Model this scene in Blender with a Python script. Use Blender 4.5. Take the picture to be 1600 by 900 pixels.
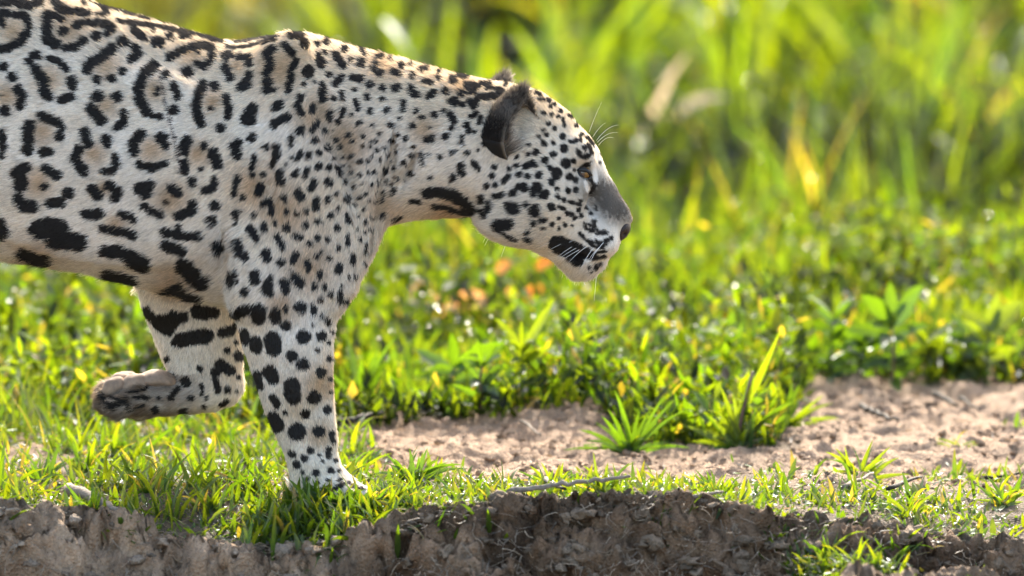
import bpy, math, os
import numpy as np
from mathutils import Vector, Matrix

# ------------------------------------------------------------------ camera, sky, sun, exposure
sc = bpy.context.scene
for o in list(bpy.data.objects):
    bpy.data.objects.remove(o)
COL = sc.collection
rad = math.radians

CAM = np.array([0.8, -12.0, 1.5])
TGT = np.array([0.8, 0.0, 0.325])
DIST = float(np.linalg.norm(TGT - CAM))
cd = bpy.data.cameras.new('camera')
cam = bpy.data.objects.new('camera', cd)
COL.objects.link(cam)
cam.location = CAM
cam.rotation_euler = Vector(TGT - CAM).to_track_quat('-Z', 'Y').to_euler()
cd.sensor_width = 36.0
cd.lens = 36.0 * DIST / 1.6
cd.clip_start = 0.1
cd.clip_end = 500
cd.dof.use_dof = True
cd.dof.focus_distance = DIST - 0.05
cd.dof.aperture_fstop = 2.8
cd.dof.aperture_blades = 0
sc.camera = cam

SUN_EL, SUN_AZ = 35.0, 7.0          # the sun stands behind the animal, a little to the right
world = bpy.data.worlds.new('World')
sc.world = world
world.use_nodes = True
wn = world.node_tree
for n in list(wn.nodes):
    wn.nodes.remove(n)
sky = wn.nodes.new('ShaderNodeTexSky')
sky.sky_type = 'NISHITA'
sky.sun_disc = False
sky.sun_elevation = rad(SUN_EL)
sky.sun_rotation = rad(SUN_AZ)
sky.air_density = 1.0
sky.dust_density = 4.0
sky.ozone_density = 0.6
wb = wn.nodes.new('ShaderNodeMix')
wb.data_type = 'RGBA'
wb.blend_type = 'MULTIPLY'
wb.inputs[0].default_value = 1.0
wb.inputs[7].default_value = (1.03, 1.0, 0.93, 1)
bg = wn.nodes.new('ShaderNodeBackground')
bg.inputs[1].default_value = 0.15
wo = wn.nodes.new('ShaderNodeOutputWorld')
wn.links.new(sky.outputs[0], wb.inputs[6])
wn.links.new(wb.outputs[2], bg.inputs[0])
wn.links.new(bg.outputs[0], wo.inputs[0])

sd = bpy.data.lights.new('sun', 'SUN')
sun = bpy.data.objects.new('sun', sd)
COL.objects.link(sun)
sd.energy = 2.35
sd.angle = rad(0.55)
sd.color = (1.0, 0.93, 0.80)
sdir = Vector((math.sin(rad(SUN_AZ)) * math.cos(rad(SUN_EL)), math.cos(rad(SUN_AZ)) * math.cos(rad(SUN_EL)), math.sin(rad(SUN_EL))))
sun.rotation_euler = sdir.to_track_quat('Z', 'Y').to_euler()
sun.location = (3, 8, 9)

sc.view_settings.view_transform = 'Standard'
sc.view_settings.look = 'None'
sc.view_settings.gamma = 1.0
sc.view_settings.exposure = 2.32
sc.view_settings.use_curve_mapping = False
sc.render.engine = 'CYCLES'
sc.cycles.use_denoising = True
sc.cycles.max_bounces = 8
sc.cycles.diffuse_bounces = 3
sc.cycles.glossy_bounces = 3
sc.cycles.transmission_bounces = 6
sc.cycles.transparent_max_bounces = 8
sc.cycles.sample_clamp_indirect = 8.0
sc.cycles_curves.shape = 'RIBBONS'

# ------------------------------------------------------------------ helpers
_fwd = (TGT - CAM) / DIST
_right = np.array([1.0, 0, 0])
_up = np.cross(_right, _fwd)
FPX = 1600 * (cd.lens / 36.0)

def W(px, py, Y=0.0):
    """point at depth Y that the photograph shows at (px, py)"""
    d = _fwd + _right * ((px - 800.0) / FPX) + _up * ((450.0 - py) / FPX)
    t = (Y - CAM[1]) / d[1]
    return CAM + d * t

def side(P):
    """side chart of points (n,3): position along and across the flank, in photo units"""
    R = P - CAM
    dep = R @ _fwd
    return np.stack([800 + FPX * (R @ _right) / dep, 450 - FPX * (R @ _up) / dep], -1)

def _h(ix, iy, iz, seed):
    n = (ix.astype(np.int64) * 374761393 + iy.astype(np.int64) * 668265263 + iz.astype(np.int64) * 2147483647 + seed * 1274126177) & 0xffffffff
    n = ((n ^ (n >> 13)) * 1274126177) & 0xffffffff
    n = (n ^ (n >> 16)) & 0xffffffff
    return n.astype(np.float64) / 4294967295.0

def noise3(P, f=1.0, seed=0):
    Q = np.asarray(P, float) * f
    i = np.floor(Q).astype(np.int64)
    t = Q - i
    t = t * t * t * (t * (t * 6 - 15) + 10)
    r = 0
    for a in (0, 1):
        wa = t[..., 0] if a else 1 - t[..., 0]
        for b in (0, 1):
            wb_ = t[..., 1] if b else 1 - t[..., 1]
            for c in (0, 1):
                wc = t[..., 2] if c else 1 - t[..., 2]
                r = r + wa * wb_ * wc * _h(i[..., 0] + a, i[..., 1] + b, i[..., 2] + c, seed)
    return r * 2 - 1

def fbm(P, f, octv=4, seed=0, gain=0.5):
    r, a = 0, 1.0
    for k in range(octv):
        r = r + a * noise3(P, f * 2.03 ** k, seed + 17 * k)
        a *= gain
    return r

def worley(X, Y, f, seed):
    """distance to the nearest and second nearest cell point, and the cell's own random value"""
    x, y = X * f, Y * f
    ix, iy = np.floor(x).astype(np.int64), np.floor(y).astype(np.int64)
    f1 = np.full(X.shape, 9.0); f2 = np.full(X.shape, 9.0); idv = np.zeros(X.shape)
    z = np.zeros_like(ix)
    for a in (-1, 0, 1):
        for b in (-1, 0, 1):
            cx, cy = ix + a, iy + b
            d = np.hypot(cx + _h(cx, cy, z, seed) - x, cy + _h(cx, cy, z, seed + 7) - y)
            v = _h(cx, cy, z, seed + 13)
            c = d < f1
            f2 = np.where(c, f1, np.minimum(f2, d)); idv = np.where(c, v, idv); f1 = np.where(c, d, f1)
    return f1, f2, idv

def sstep(a, b, x):
    t = np.clip((x - a) / (b - a), 0, 1)
    return t * t * (3 - 2 * t)

def link(o, parent=None):
    COL.objects.link(o)
    if parent is not None:
        o.parent = parent
    return o

def tag(o, label=None, cat=None, group=None, kind=None):
    if label: o['label'] = label
    if cat: o['category'] = cat
    if group: o['group'] = group
    if kind: o['kind'] = kind
    return o

def mesh_np(name, V, F, mat, cols=None, smooth=True):
    """F: (n,4) or (n,3) int array"""
    me = bpy.data.meshes.new(name)
    V = np.ascontiguousarray(V, np.float32)
    F = np.ascontiguousarray(F, np.int32)
    k = F.shape[1]
    me.vertices.add(len(V)); me.vertices.foreach_set('co', V.ravel())
    me.loops.add(F.size); me.loops.foreach_set('vertex_index', F.ravel())
    me.polygons.add(len(F))
    me.polygons.foreach_set('loop_start', np.arange(0, F.size, k, dtype=np.int32))
    if smooth:
        me.polygons.foreach_set('use_smooth', np.ones(len(F), bool))
    me.update(calc_edges=True)
    if cols is not None:
        a = me.attributes.new('col', 'FLOAT_COLOR', 'POINT')
        C = np.ones((len(V), 4), np.float32)
        C[:, :3] = cols
        a.data.foreach_set('color', C.ravel())
    me.materials.append(mat)
    return me

def obj_np(name, V, F, mat, parent=None, cols=None, smooth=True):
    return link(bpy.data.objects.new(name, mesh_np(name, V, F, mat, cols, smooth)), parent)

def empty(name, loc=(0, 0, 0)):
    o = bpy.data.objects.new(name, None)
    o.empty_display_size = 0.05
    o.location = loc
    return link(o)

# ------------------------------------------------------------------ materials
def newmat(name):
    m = bpy.data.materials.new(name)
    m.use_nodes = True
    nt = m.node_tree
    for n in list(nt.nodes):
        nt.nodes.remove(n)
    out = nt.nodes.new('ShaderNodeOutputMaterial')
    return m, nt, out

def nd(nt, typ, **kw):
    n = nt.nodes.new(typ)
    for k, v in kw.items():
        setattr(n, k, v)
    return n

def mul(nt, a, col):
    n = nd(nt, 'ShaderNodeMix', data_type='RGBA', blend_type='MULTIPLY')
    n.inputs[0].default_value = 1.0
    nt.links.new(a, n.inputs[6])
    if isinstance(col, tuple):
        n.inputs[7].default_value = (*col, 1)
    else:
        nt.links.new(col, n.inputs[7])
    return n.outputs[2]

def leaf_material(name, trans=0.5, graze=0.09, tint=(3.3, 2.95, 0.28), rough=0.45, gloss=0.04):
    m, nt, out = newmat(name)
    at = nd(nt, 'ShaderNodeAttribute', attribute_name='col')
    tc = nd(nt, 'ShaderNodeTexCoord')
    nz = nd(nt, 'ShaderNodeTexNoise'); nz.inputs['Scale'].default_value = 160; nz.inputs['Detail'].default_value = 2
    nt.links.new(tc.outputs['Object'], nz.inputs['Vector'])
    mr = nd(nt, 'ShaderNodeMapRange'); mr.inputs[3].default_value = 0.72; mr.inputs[4].default_value = 1.25
    nt.links.new(nz.outputs[0], mr.inputs[0])
    sc_ = nd(nt, 'ShaderNodeVectorMath', operation='SCALE')
    nt.links.new(at.outputs['Color'], sc_.inputs[0]); nt.links.new(mr.outputs[0], sc_.inputs['Scale'])
    base = sc_.outputs[0]
    d = nd(nt, 'ShaderNodeBsdfDiffuse'); nt.links.new(base, d.inputs[0])
    t = nd(nt, 'ShaderNodeBsdfTranslucent'); nt.links.new(mul(nt, base, tint), t.inputs[0])
    mx = nd(nt, 'ShaderNodeMixShader'); mx.inputs[0].default_value = trans
    nt.links.new(d.outputs[0], mx.inputs[1]); nt.links.new(t.outputs[0], mx.inputs[2])
    g = nd(nt, 'ShaderNodeBsdfGlossy'); g.inputs['Roughness'].default_value = rough; g.inputs[0].default_value = (0.9, 0.95, 1, 1)
    lw = nd(nt, 'ShaderNodeLayerWeight'); lw.inputs[0].default_value = 0.3
    ma = nd(nt, 'ShaderNodeMath', operation='MULTIPLY_ADD'); ma.inputs[1].default_value = graze; ma.inputs[2].default_value = gloss * 0.5
    nt.links.new(lw.outputs['Facing'], ma.inputs[0])
    m2 = nd(nt, 'ShaderNodeMixShader'); nt.links.new(ma.outputs[0], m2.inputs[0])
    nt.links.new(mx.outputs[0], m2.inputs[1]); nt.links.new(g.outputs[0], m2.inputs[2])
    nt.links.new(m2.outputs[0], out.inputs[0])
    return m

M_LEAF = leaf_material('grass_leaf')
M_HERB = leaf_material('herb_leaf', trans=0.52, graze=0.03, rough=0.55, gloss=0.02)
M_DRY = leaf_material('dry_leaf', trans=0.35, tint=(1.2, 1.0, 0.75), rough=0.5, gloss=0.06)

def simple(name, col, rough=0.6, var=0.35, scale=60, bump=0.3, spec=0.4, dist=0.002):
    m, nt, out = newmat(name)
    p = nd(nt, 'ShaderNodeBsdfPrincipled')
    tc = nd(nt, 'ShaderNodeTexCoord')
    nz = nd(nt, 'ShaderNodeTexNoise'); nz.inputs['Scale'].default_value = scale; nz.inputs['Detail'].default_value = 5
    nt.links.new(tc.outputs['Object'], nz.inputs['Vector'])
    mr = nd(nt, 'ShaderNodeMapRange'); mr.inputs[1].default_value = 0.25; mr.inputs[2].default_value = 0.75
    mr.inputs[3].default_value = 1 - var; mr.inputs[4].default_value = 1 + var
    nt.links.new(nz.outputs[0], mr.inputs[0])
    sc_ = nd(nt, 'ShaderNodeVectorMath', operation='SCALE'); sc_.inputs[0].default_value = col
    nt.links.new(mr.outputs[0], sc_.inputs['Scale']); nt.links.new(sc_.outputs[0], p.inputs['Base Color'])
    p.inputs['Roughness'].default_value = rough
    p.inputs['Specular IOR Level'].default_value = spec
    if bump:
        b = nd(nt, 'ShaderNodeBump'); b.inputs['Strength'].default_value = bump; b.inputs['Distance'].default_value = dist
        nt.links.new(nz.outputs[0], b.inputs['Height']); nt.links.new(b.outputs[0], p.inputs['Normal'])
    nt.links.new(p.outputs[0], out.inputs[0])
    return m
# ------------------------------------------------------------------ the coat: black strokes (radius, x, y, x, y ...), each block (ox, oy, scale)
COAT = [
((0, 0, 4), '''28 0 15 100 18 180 45 250 15;25 0 75 50 90;22 10 110 15 155;26 100 95 160 110 180 160;28 160 210 130 260 50 300 0 310;28 340 10 370 50 430 75;20 470 75 560 90;10 520 15 540 30;
18 620 95 670 90 650 50 590 10;35 300 100 290 200 300 260 350 280;22 330 95 390 125;28 395 200;25 465 165 540 145;25 580 150 670 155 700 190 670 215;32 600 230;25 530 255 480 290 410 305;
14 740 135 850 155 950 165 1050 180 1130 210 1190 235;24 830 190 900 245;16 960 190;34 975 270 1000 275;28 1060 235;20 1140 230;9 560 5 680 55 800 95 980 135;14 1150 185 1250 225 1390 270;
26 180 385 210 350 240 345;32 220 430 270 500 275 580 300 605;24 310 365 370 390 415 430;30 445 500 460 540;28 380 630 440 605;38 765 265;28 840 300 865 340 820 375;34 700 310 640 365 560 405 545 440;
28 605 500;28 700 495;28 765 445;33 965 415 900 470 865 560 880 640 910 700;26 1030 470;16 985 555 975 590;24 1085 540 1110 580 1105 610;34 1090 690;22 950 725 1000 730;
27 1060 365 1120 330 1200 300 1270 285 1330 310 1320 360;20 1230 405 1270 425 1310 395;38 1170 455;8 1240 340;28 1410 360 1440 350;26 1405 420 1435 490;22 1500 365 1560 360 1555 400;30 1560 470 1545 530 1510 545;
30 1270 535 1235 600 1225 690 1255 770;32 1340 545;22 1410 610 1430 680 1420 730;32 1375 800;16 1315 680;40 1570 690 1560 750;40 610 605;36 730 605;34 570 680 630 750;26 775 710 770 770 725 795;
32 20 415;35 75 480;8 10 600;30 110 560 140 600 120 660;34 30 695;28 255 725 310 740 370 770 380 790;32 370 850;40 180 790 180 870;25 10 830 15 890;36 530 830 550 890;35 665 880;34 880 840 840 890;40 1010 860;36 1165 880;25 1480 890;25 1575 865'''),
((0, 225, 4), '''28 20 20;20 5 70;38 175 35;28 260 50 310 50;32 490 40 470 90 500 140 525 170;25 670 5;24 715 75 735 130 700 170 650 175;32 840 0 840 50;28 1030 10;24 870 125 920 140;26 940 150 1030 125;28 1150 0 1155 50;24 1275 15;
28 1150 120 1155 175;18 1250 160;34 1335 60 1360 130;28 1200 240;26 1340 230 1330 270 1280 290;32 90 190 130 150 160 145;45 130 210 130 260;32 290 160 360 200;26 275 265;40 425 305;32 315 370 380 365;36 120 340 130 380 210 385;
34 575 280 610 320;32 680 260 735 295 715 335;36 870 275 930 260 910 310;30 1065 280 1110 310;22 890 390 960 420 1000 440;18 1030 365;32 1200 380 1195 420 1120 450;34 1340 385;35 1320 480;
34 540 435 620 435;22 760 435 840 475;28 640 525 720 545 830 565;40 5 500 20 560;62 240 530 330 520 370 530;58 340 590 450 600 490 610;32 140 670 220 705 300 720;42 660 665 740 670;48 800 700 900 755;30 680 800 780 830 850 850;
30 1030 550 1150 575 1240 575;16 1110 520;32 1030 630 1140 670;34 1350 630 1360 660;50 1150 760 1200 810 1260 860;25 1120 890'''),
((300, 0, 4), '''8 270 270 350 260 450 240 540 228;10 220 295 300 305 400 285 460 260 520 250;20 620 230 690 230;24 580 285 625 330;32 700 280;20 785 283;22 840 270;26 500 310 470 340 490 420 465 460;30 470 510 470 560;15 510 565;
20 645 375 620 430 615 510 600 570;26 790 350 810 410;20 838 330;24 900 350 945 415;24 955 315;18 1060 320 1080 340;18 990 380;32 1055 395;40 725 450;20 860 465;22 935 485 895 525;25 1005 490 1050 495;24 1115 530;17 695 528;8 760 520;
24 815 540 820 620;16 885 618;18 930 585 940 625;13 1015 565;15 1020 630 1030 690;22 1095 612;14 1155 360 1190 355;14 1240 365;20 1150 400 1140 430 1175 470;24 1310 420;20 1260 455 1290 465;20 1380 480;14 1365 410;18 1430 440 1465 435;20 1455 510 1490 520;20 1540 495;15 1550 455;
22 1190 550;28 1275 550;20 1370 550 1385 590 1410 590;24 1475 605 1510 580;25 1585 570;20 675 610 655 660 685 715;20 748 665 740 700;20 865 700 855 740;16 940 690 930 740;20 915 755;13 995 720;18 1115 690 1118 710;16 1185 618;22 1215 690;16 1320 640 1310 690;16 1395 695;14 1435 730;20 1510 715;16 1565 695;
28 520 680 550 650;26 510 770 560 750 595 735;20 510 800;38 380 680 345 750;28 370 865;25 280 895;28 680 820;18 780 770 755 820;18 830 825;8 875 825;22 620 870;18 1040 775;14 1125 785;16 1170 835;20 1240 780;10 1297 745;13 1290 840;20 1380 785;10 1480 795;25 1470 870 1490 870;16 1340 865;20 1580 855;20 980 845;13 1070 858;16 895 880;20 765 880;14 1005 890;10 1110 888;12 1145 880;18 1250 885'''),
((300, 225, 4), '''34 260 20 280 70;16 385 80 370 150;16 375 190;26 465 20;22 530 20 535 70 505 140;18 440 190;12 615 85;10 590 130;16 680 50 655 95;16 615 10;20 725 75;18 790 60;22 845 30;16 925 20;10 885 95;14 940 90;16 990 80;12 1060 15;12 1105 20;14 1150 40;16 1050 105;14 1095 100;8 1120 80;14 1170 100;14 1195 25;15 1220 75;14 1275 50;12 1360 75;13 1380 15;10 1435 60 1440 130;8 1480 65;14 1545 80;18 1320 120;7 1245 120;12 1265 160;
26 790 140;17 855 145;15 905 150 920 190;6 950 140;6 985 140;12 995 185;15 1045 190;10 1100 175;16 1143 180;16 1205 160 1205 180;22 285 210 260 320;18 318 335;26 425 270 405 310;24 555 180 560 240;20 650 175 635 205;20 715 160 710 200;22 765 240 750 280;26 850 235;17 950 240;15 1005 270;9 1060 260;11 1118 255;11 1158 240;12 1205 240;10 1240 250;13 1280 215;14 1260 285;8 1330 230;14 1350 190 1375 185;15 1485 208;8 1250 315;
24 575 345;24 660 300 680 330;13 905 305;22 968 345;13 1048 335;10 1080 315;8 1150 305;22 845 350;24 770 355 775 395;20 440 375 485 360 500 440;18 390 445;17 265 420 270 490;11 300 420;18 590 425;18 655 440;17 712 425;20 868 445;13 910 410;18 970 450 980 490;11 1020 380;11 1075 410;12 1040 455;11 1078 488;7 1105 460;8 1135 465;9 1140 365;6 1105 355;6 1195 300 1185 360;18 1190 450;
22 450 515 455 535;11 525 495;27 593 520;22 710 508;20 785 480;11 820 495;22 905 520;13 1030 540;7 1078 548;8 1103 535;7 1122 550;24 355 530 395 590;18 640 570 680 590;20 530 580 565 640;20 780 585;20 740 625;20 848 595;17 975 580 978 625;12 1045 600;17 912 645;10 1082 630 1078 680;
30 280 620 300 680 330 710;28 455 680 475 720;25 553 745;24 645 690 635 730;16 780 705;12 810 680;20 855 715;20 715 740 728 780;17 1003 700 1003 740;12 1075 750;24 255 810 265 860;30 395 820 395 860;10 610 790;24 490 850 470 890;26 570 870;24 640 830 680 870;17 795 815;22 920 770 915 800;13 975 825;13 1018 830;18 765 885;14 825 890;8 930 885'''),
((600, 60, 3.6), '''14 410 210 460 220;24 390 240;22 430 312;28 390 355;17 435 372;25 470 270 510 275 485 300;14 540 265 600 258;12 580 285 650 290;20 560 330 620 330 670 305;20 530 330 500 380 480 360;20 370 425 390 465;18 378 505;20 345 550;13 485 440;17 465 480 475 520;10 507 525;11 440 550 436 595;8 530 625;12 520 420 500 440;12 545 440 530 480;17 385 640;12 462 645;20 385 780 380 790;20 430 715 440 760;13 500 700 530 735;17 620 725;14 603 772;15 575 825;15 622 820;15 560 590;
14 690 262;11 870 345 890 350;10 850 310 880 320;10 915 345 935 355;13 935 385;12 900 425;10 940 430;10 962 372;14 990 408;9 975 440;10 1005 455 1015 490;10 1040 432 1060 445;14 1080 490;12 1110 545;10 1107 570;20 1005 552;13 960 505;13 925 480;10 890 515;12 915 540;10 870 555;10 950 590;16 898 590;10 815 598;20 855 640;20 950 655;18 905 688;26 1015 620;16 1055 580;14 1080 570;16 1128 615;26 1020 705;16 1065 690;15 1090 640 1110 665 1150 665;17 930 730;12 812 655;10 750 665;14 790 720 840 700;12 850 715;15 745 715;16 702 730;17 758 765;17 803 772;20 868 768;32 970 760;22 940 805;20 1042 775;17 1075 795;10 1070 740;14 670 805 705 775;
26 785 840;22 725 870;15 755 830;28 860 835;20 840 870;22 910 870;22 645 885;12 975 850;15 1035 855;13 1078 850;18 545 890;8 1215 650;8 1215 700;10 1110 725 1170 708;9 1140 560 1180 600;8 1150 600 1170 650'''),
((600, 240, 3.6), '''30 240 220 300 210 370 220 440 260 500 320;13 280 295 350 300 420 320 470 335;12 145 268 200 268;7 40 370 100 355;17 575 178;15 622 172;16 620 240 660 225;22 548 258;17 590 280 585 320;13 545 325 565 350;32 720 305 740 310;15 690 290;22 725 222;24 785 185;15 750 190;26 850 200;26 895 235;13 798 282;35 845 318;22 938 300;13 980 300 1010 310;15 975 245;13 975 200;16 1033 208;16 1078 205;13 1008 260;12 1030 335 1055 345;10 1040 270 1100 290;8 1100 265;18 890 372;12 980 360;16 845 400;13 840 382;16 808 440;12 800 475 825 490;14 945 398;12 1015 398;9 985 422;6 1060 402;10 890 420;12 1075 362;12 1108 352;12 1090 322;10 1135 305;10 1160 335;8 1190 310;14 1180 385;
34 640 400 700 395;10 640 430 700 465 745 485;40 964 507 1030 545 1095 590;24 1000 490 1100 530 1180 575;9 1100 450 1150 490 1220 500 1280 480;8 1130 415 1180 435 1240 440;8 1120 460 1170 520 1240 525;8 1190 550 1250 548;7 1185 590 1240 575;6 1200 455 1260 450;5 1150 500 1200 520 1260 510;5 1130 395 1190 410;15 1190 635;8 1150 640;6 1165 660;7 1215 620;14 1160 215 1190 170;11 1150 130 1190 180'''),
((140, 430, 3.6), '''22 470 70 540 95 620 130;12 420 85 460 100;30 830 215 885 195;42 950 200 950 235;26 870 90;25 800 20;30 925 20;32 1005 50 1000 90;28 1095 40 1100 85;22 1160 30 1190 55;20 1265 65;15 1320 70;16 1295 140;16 1350 105;18 1405 100 1410 150;14 1445 150;16 1290 10;10 1455 10;10 1490 15;30 1045 215 1045 245;18 1108 190;33 1185 180;17 1255 180 1260 205;30 1102 280;16 1335 245 1340 275;13 1300 230;9 1253 280;12 1360 320;
28 870 330 880 370;30 938 375 938 415;48 1030 365 1035 410;42 1200 347;26 1300 345;8 1340 378;15 1280 425;35 1138 452;36 1200 502;16 1348 468;30 1297 545;12 1350 580;26 945 560 955 620;38 1010 545 1030 580;48 1140 630 1145 680;36 1263 688;22 1030 690 1055 730;34 1035 800 1060 850;26 1212 778;22 1335 755;50 1165 880;32 1285 880;16 1360 890;8 1355 660;14 1100 770'''),
((300, 550, 3.6), '''18 665 555;12 715 580;14 768 545 768 590;22 560 575;20 630 598;24 590 635;9 735 618;10 805 610;20 695 680;17 778 665;10 820 668;12 625 675;12 650 710;16 705 738;12 770 720;14 830 720;18 745 775;15 790 780 850 750;14 780 470 790 500;11 900 760 960 770;10 880 740'''),
]
COAT_FAR = [((140, 430, 3.6), '''25 320 200 350 240;46 400 265 440 295 470 250;32 440 250 525 238;36 600 205 655 215 695 208;40 510 368 590 352 655 342;22 480 380;30 740 320 790 310;15 815 285;18 775 425;12 825 375;28 838 455;28 735 500 790 540;14 835 575;20 620 530;30 705 545;17 435 470;18 705 595 725 650;20 775 645;14 765 710 740 725;10 825 660;16 570 690;12 655 690;10 625 620 630 670;12 645 735;13 540 760 510 765;22 370 755;11 285 728;9 255 740;10 390 690;14 130 745 160 730;30 540 600;16 455 690 495 640;12 90 700 110 740;10 200 700 220 760;9 320 700;7 180 650 215 605;7 215 668 300 645 330 610;8 62 660 75 720;8 130 690 190 720;7 250 690 330 690;6 480 600 470 560''')]  # the last strokes darken the gaps between the paw pads
TAN = [(20, 50, 24), (105, 48, 32), (75, 125, 26), (165, 105, 30), (240, 140, 24), (300, 85, 24), (370, 105, 16), (330, 160, 22), (165, 165, 24), (65, 205, 26), (235, 235, 26), (60, 285, 28), (265, 310, 32), (310, 240, 24), (145, 240, 24), (10, 150, 24), (180, 350, 20), (160, 292, 14), (435, 110, 40), (490, 180, 45), (600, 105, 30), (400, 290, 45), (440, 330, 50), (480, 420, 50), (540, 220, 60), (680, 90, 40), (720, 130, 30), (660, 200, 30), (700, 330, 40), (440, 480, 30), (505, 600, 40), (500, 680, 30), (600, 320, 30), (270, 445, 40), (60, 408, 40)]

def parse_coat(blocks):
    segs = []
    for (ox, oy, s), txt in blocks:
        for st in txt.replace('\n', '').split(';'):
            v = [float(a) for a in st.split()]
            r = v[0] / s
            p = [(ox + v[i] / s, oy + v[i + 1] / s) for i in range(1, len(v), 2)]
            if len(p) == 1:
                p = [p[0], (p[0][0] + 0.3, p[0][1] + 0.2)]
            segs += [(a[0], a[1], b[0], b[1], r) for a, b in zip(p[:-1], p[1:])]
    return np.array(segs)

_rng = np.random.default_rng(5)
SEG_NEAR = parse_coat(COAT)
# off to the left of the frame the coat goes on with rosettes of the same kind
extra = []
for ix in range(12):
    for iz in range(7):
        cx = -55 - ix * 78 + _rng.normal(0, 9) - (iz % 2) * 36
        cy = -30 + iz * 76 + _rng.normal(0, 9)
        a0 = _rng.uniform(0, 6.28)
        R = _rng.uniform(24, 33)
        k = 6
        for j in range(k):
            if _rng.random() < 0.2: continue
            a, b = a0 + j * 6.283 / k, a0 + j * 6.283 / k + _rng.uniform(0.3, 0.9)
            extra.append((cx + R * math.cos(a), cy + R * math.sin(a) * 0.9, cx + R * math.cos(b), cy + R * math.sin(b) * 0.9, _rng.uniform(5, 9)))
SEG_NEAR = np.vstack([SEG_NEAR, np.array(extra)])
SEG_FAR = parse_coat(COAT_FAR)

def coat_dist(uv, segs, cell=40):
    """signed distance (photo units) to the nearest black stroke"""
    out = np.full(len(uv), 99.0)
    key = np.floor(uv / cell).astype(int)
    order = np.lexsort((key[:, 1], key[:, 0]))
    ks = key[order]
    brk = np.flatnonzero(np.any(np.diff(ks, axis=0) != 0, axis=1)) + 1
    x0 = np.minimum(segs[:, 0], segs[:, 2]) - segs[:, 4] - 8; x1 = np.maximum(segs[:, 0], segs[:, 2]) + segs[:, 4] + 8
    y0 = np.minimum(segs[:, 1], segs[:, 3]) - segs[:, 4] - 8; y1 = np.maximum(segs[:, 1], segs[:, 3]) + segs[:, 4] + 8
    for idx in np.split(order, brk):
        kx, ky = key[idx[0]] * cell
        m = (x1 > kx) & (x0 < kx + cell) & (y1 > ky) & (y0 < ky + cell)
        if not m.any(): continue
        p = uv[idx]
        best = np.full(len(p), 99.0)
        for ax, ay, bx, by, r in segs[m]:
            dx, dy = bx - ax, by - ay
            t = np.clip(((p[:, 0] - ax) * dx + (p[:, 1] - ay) * dy) / (dx * dx + dy * dy), 0, 1)
            best = np.minimum(best, np.hypot(p[:, 0] - ax - t * dx, p[:, 1] - ay - t * dy) - r)
        out[idx] = best
    return out
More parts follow.
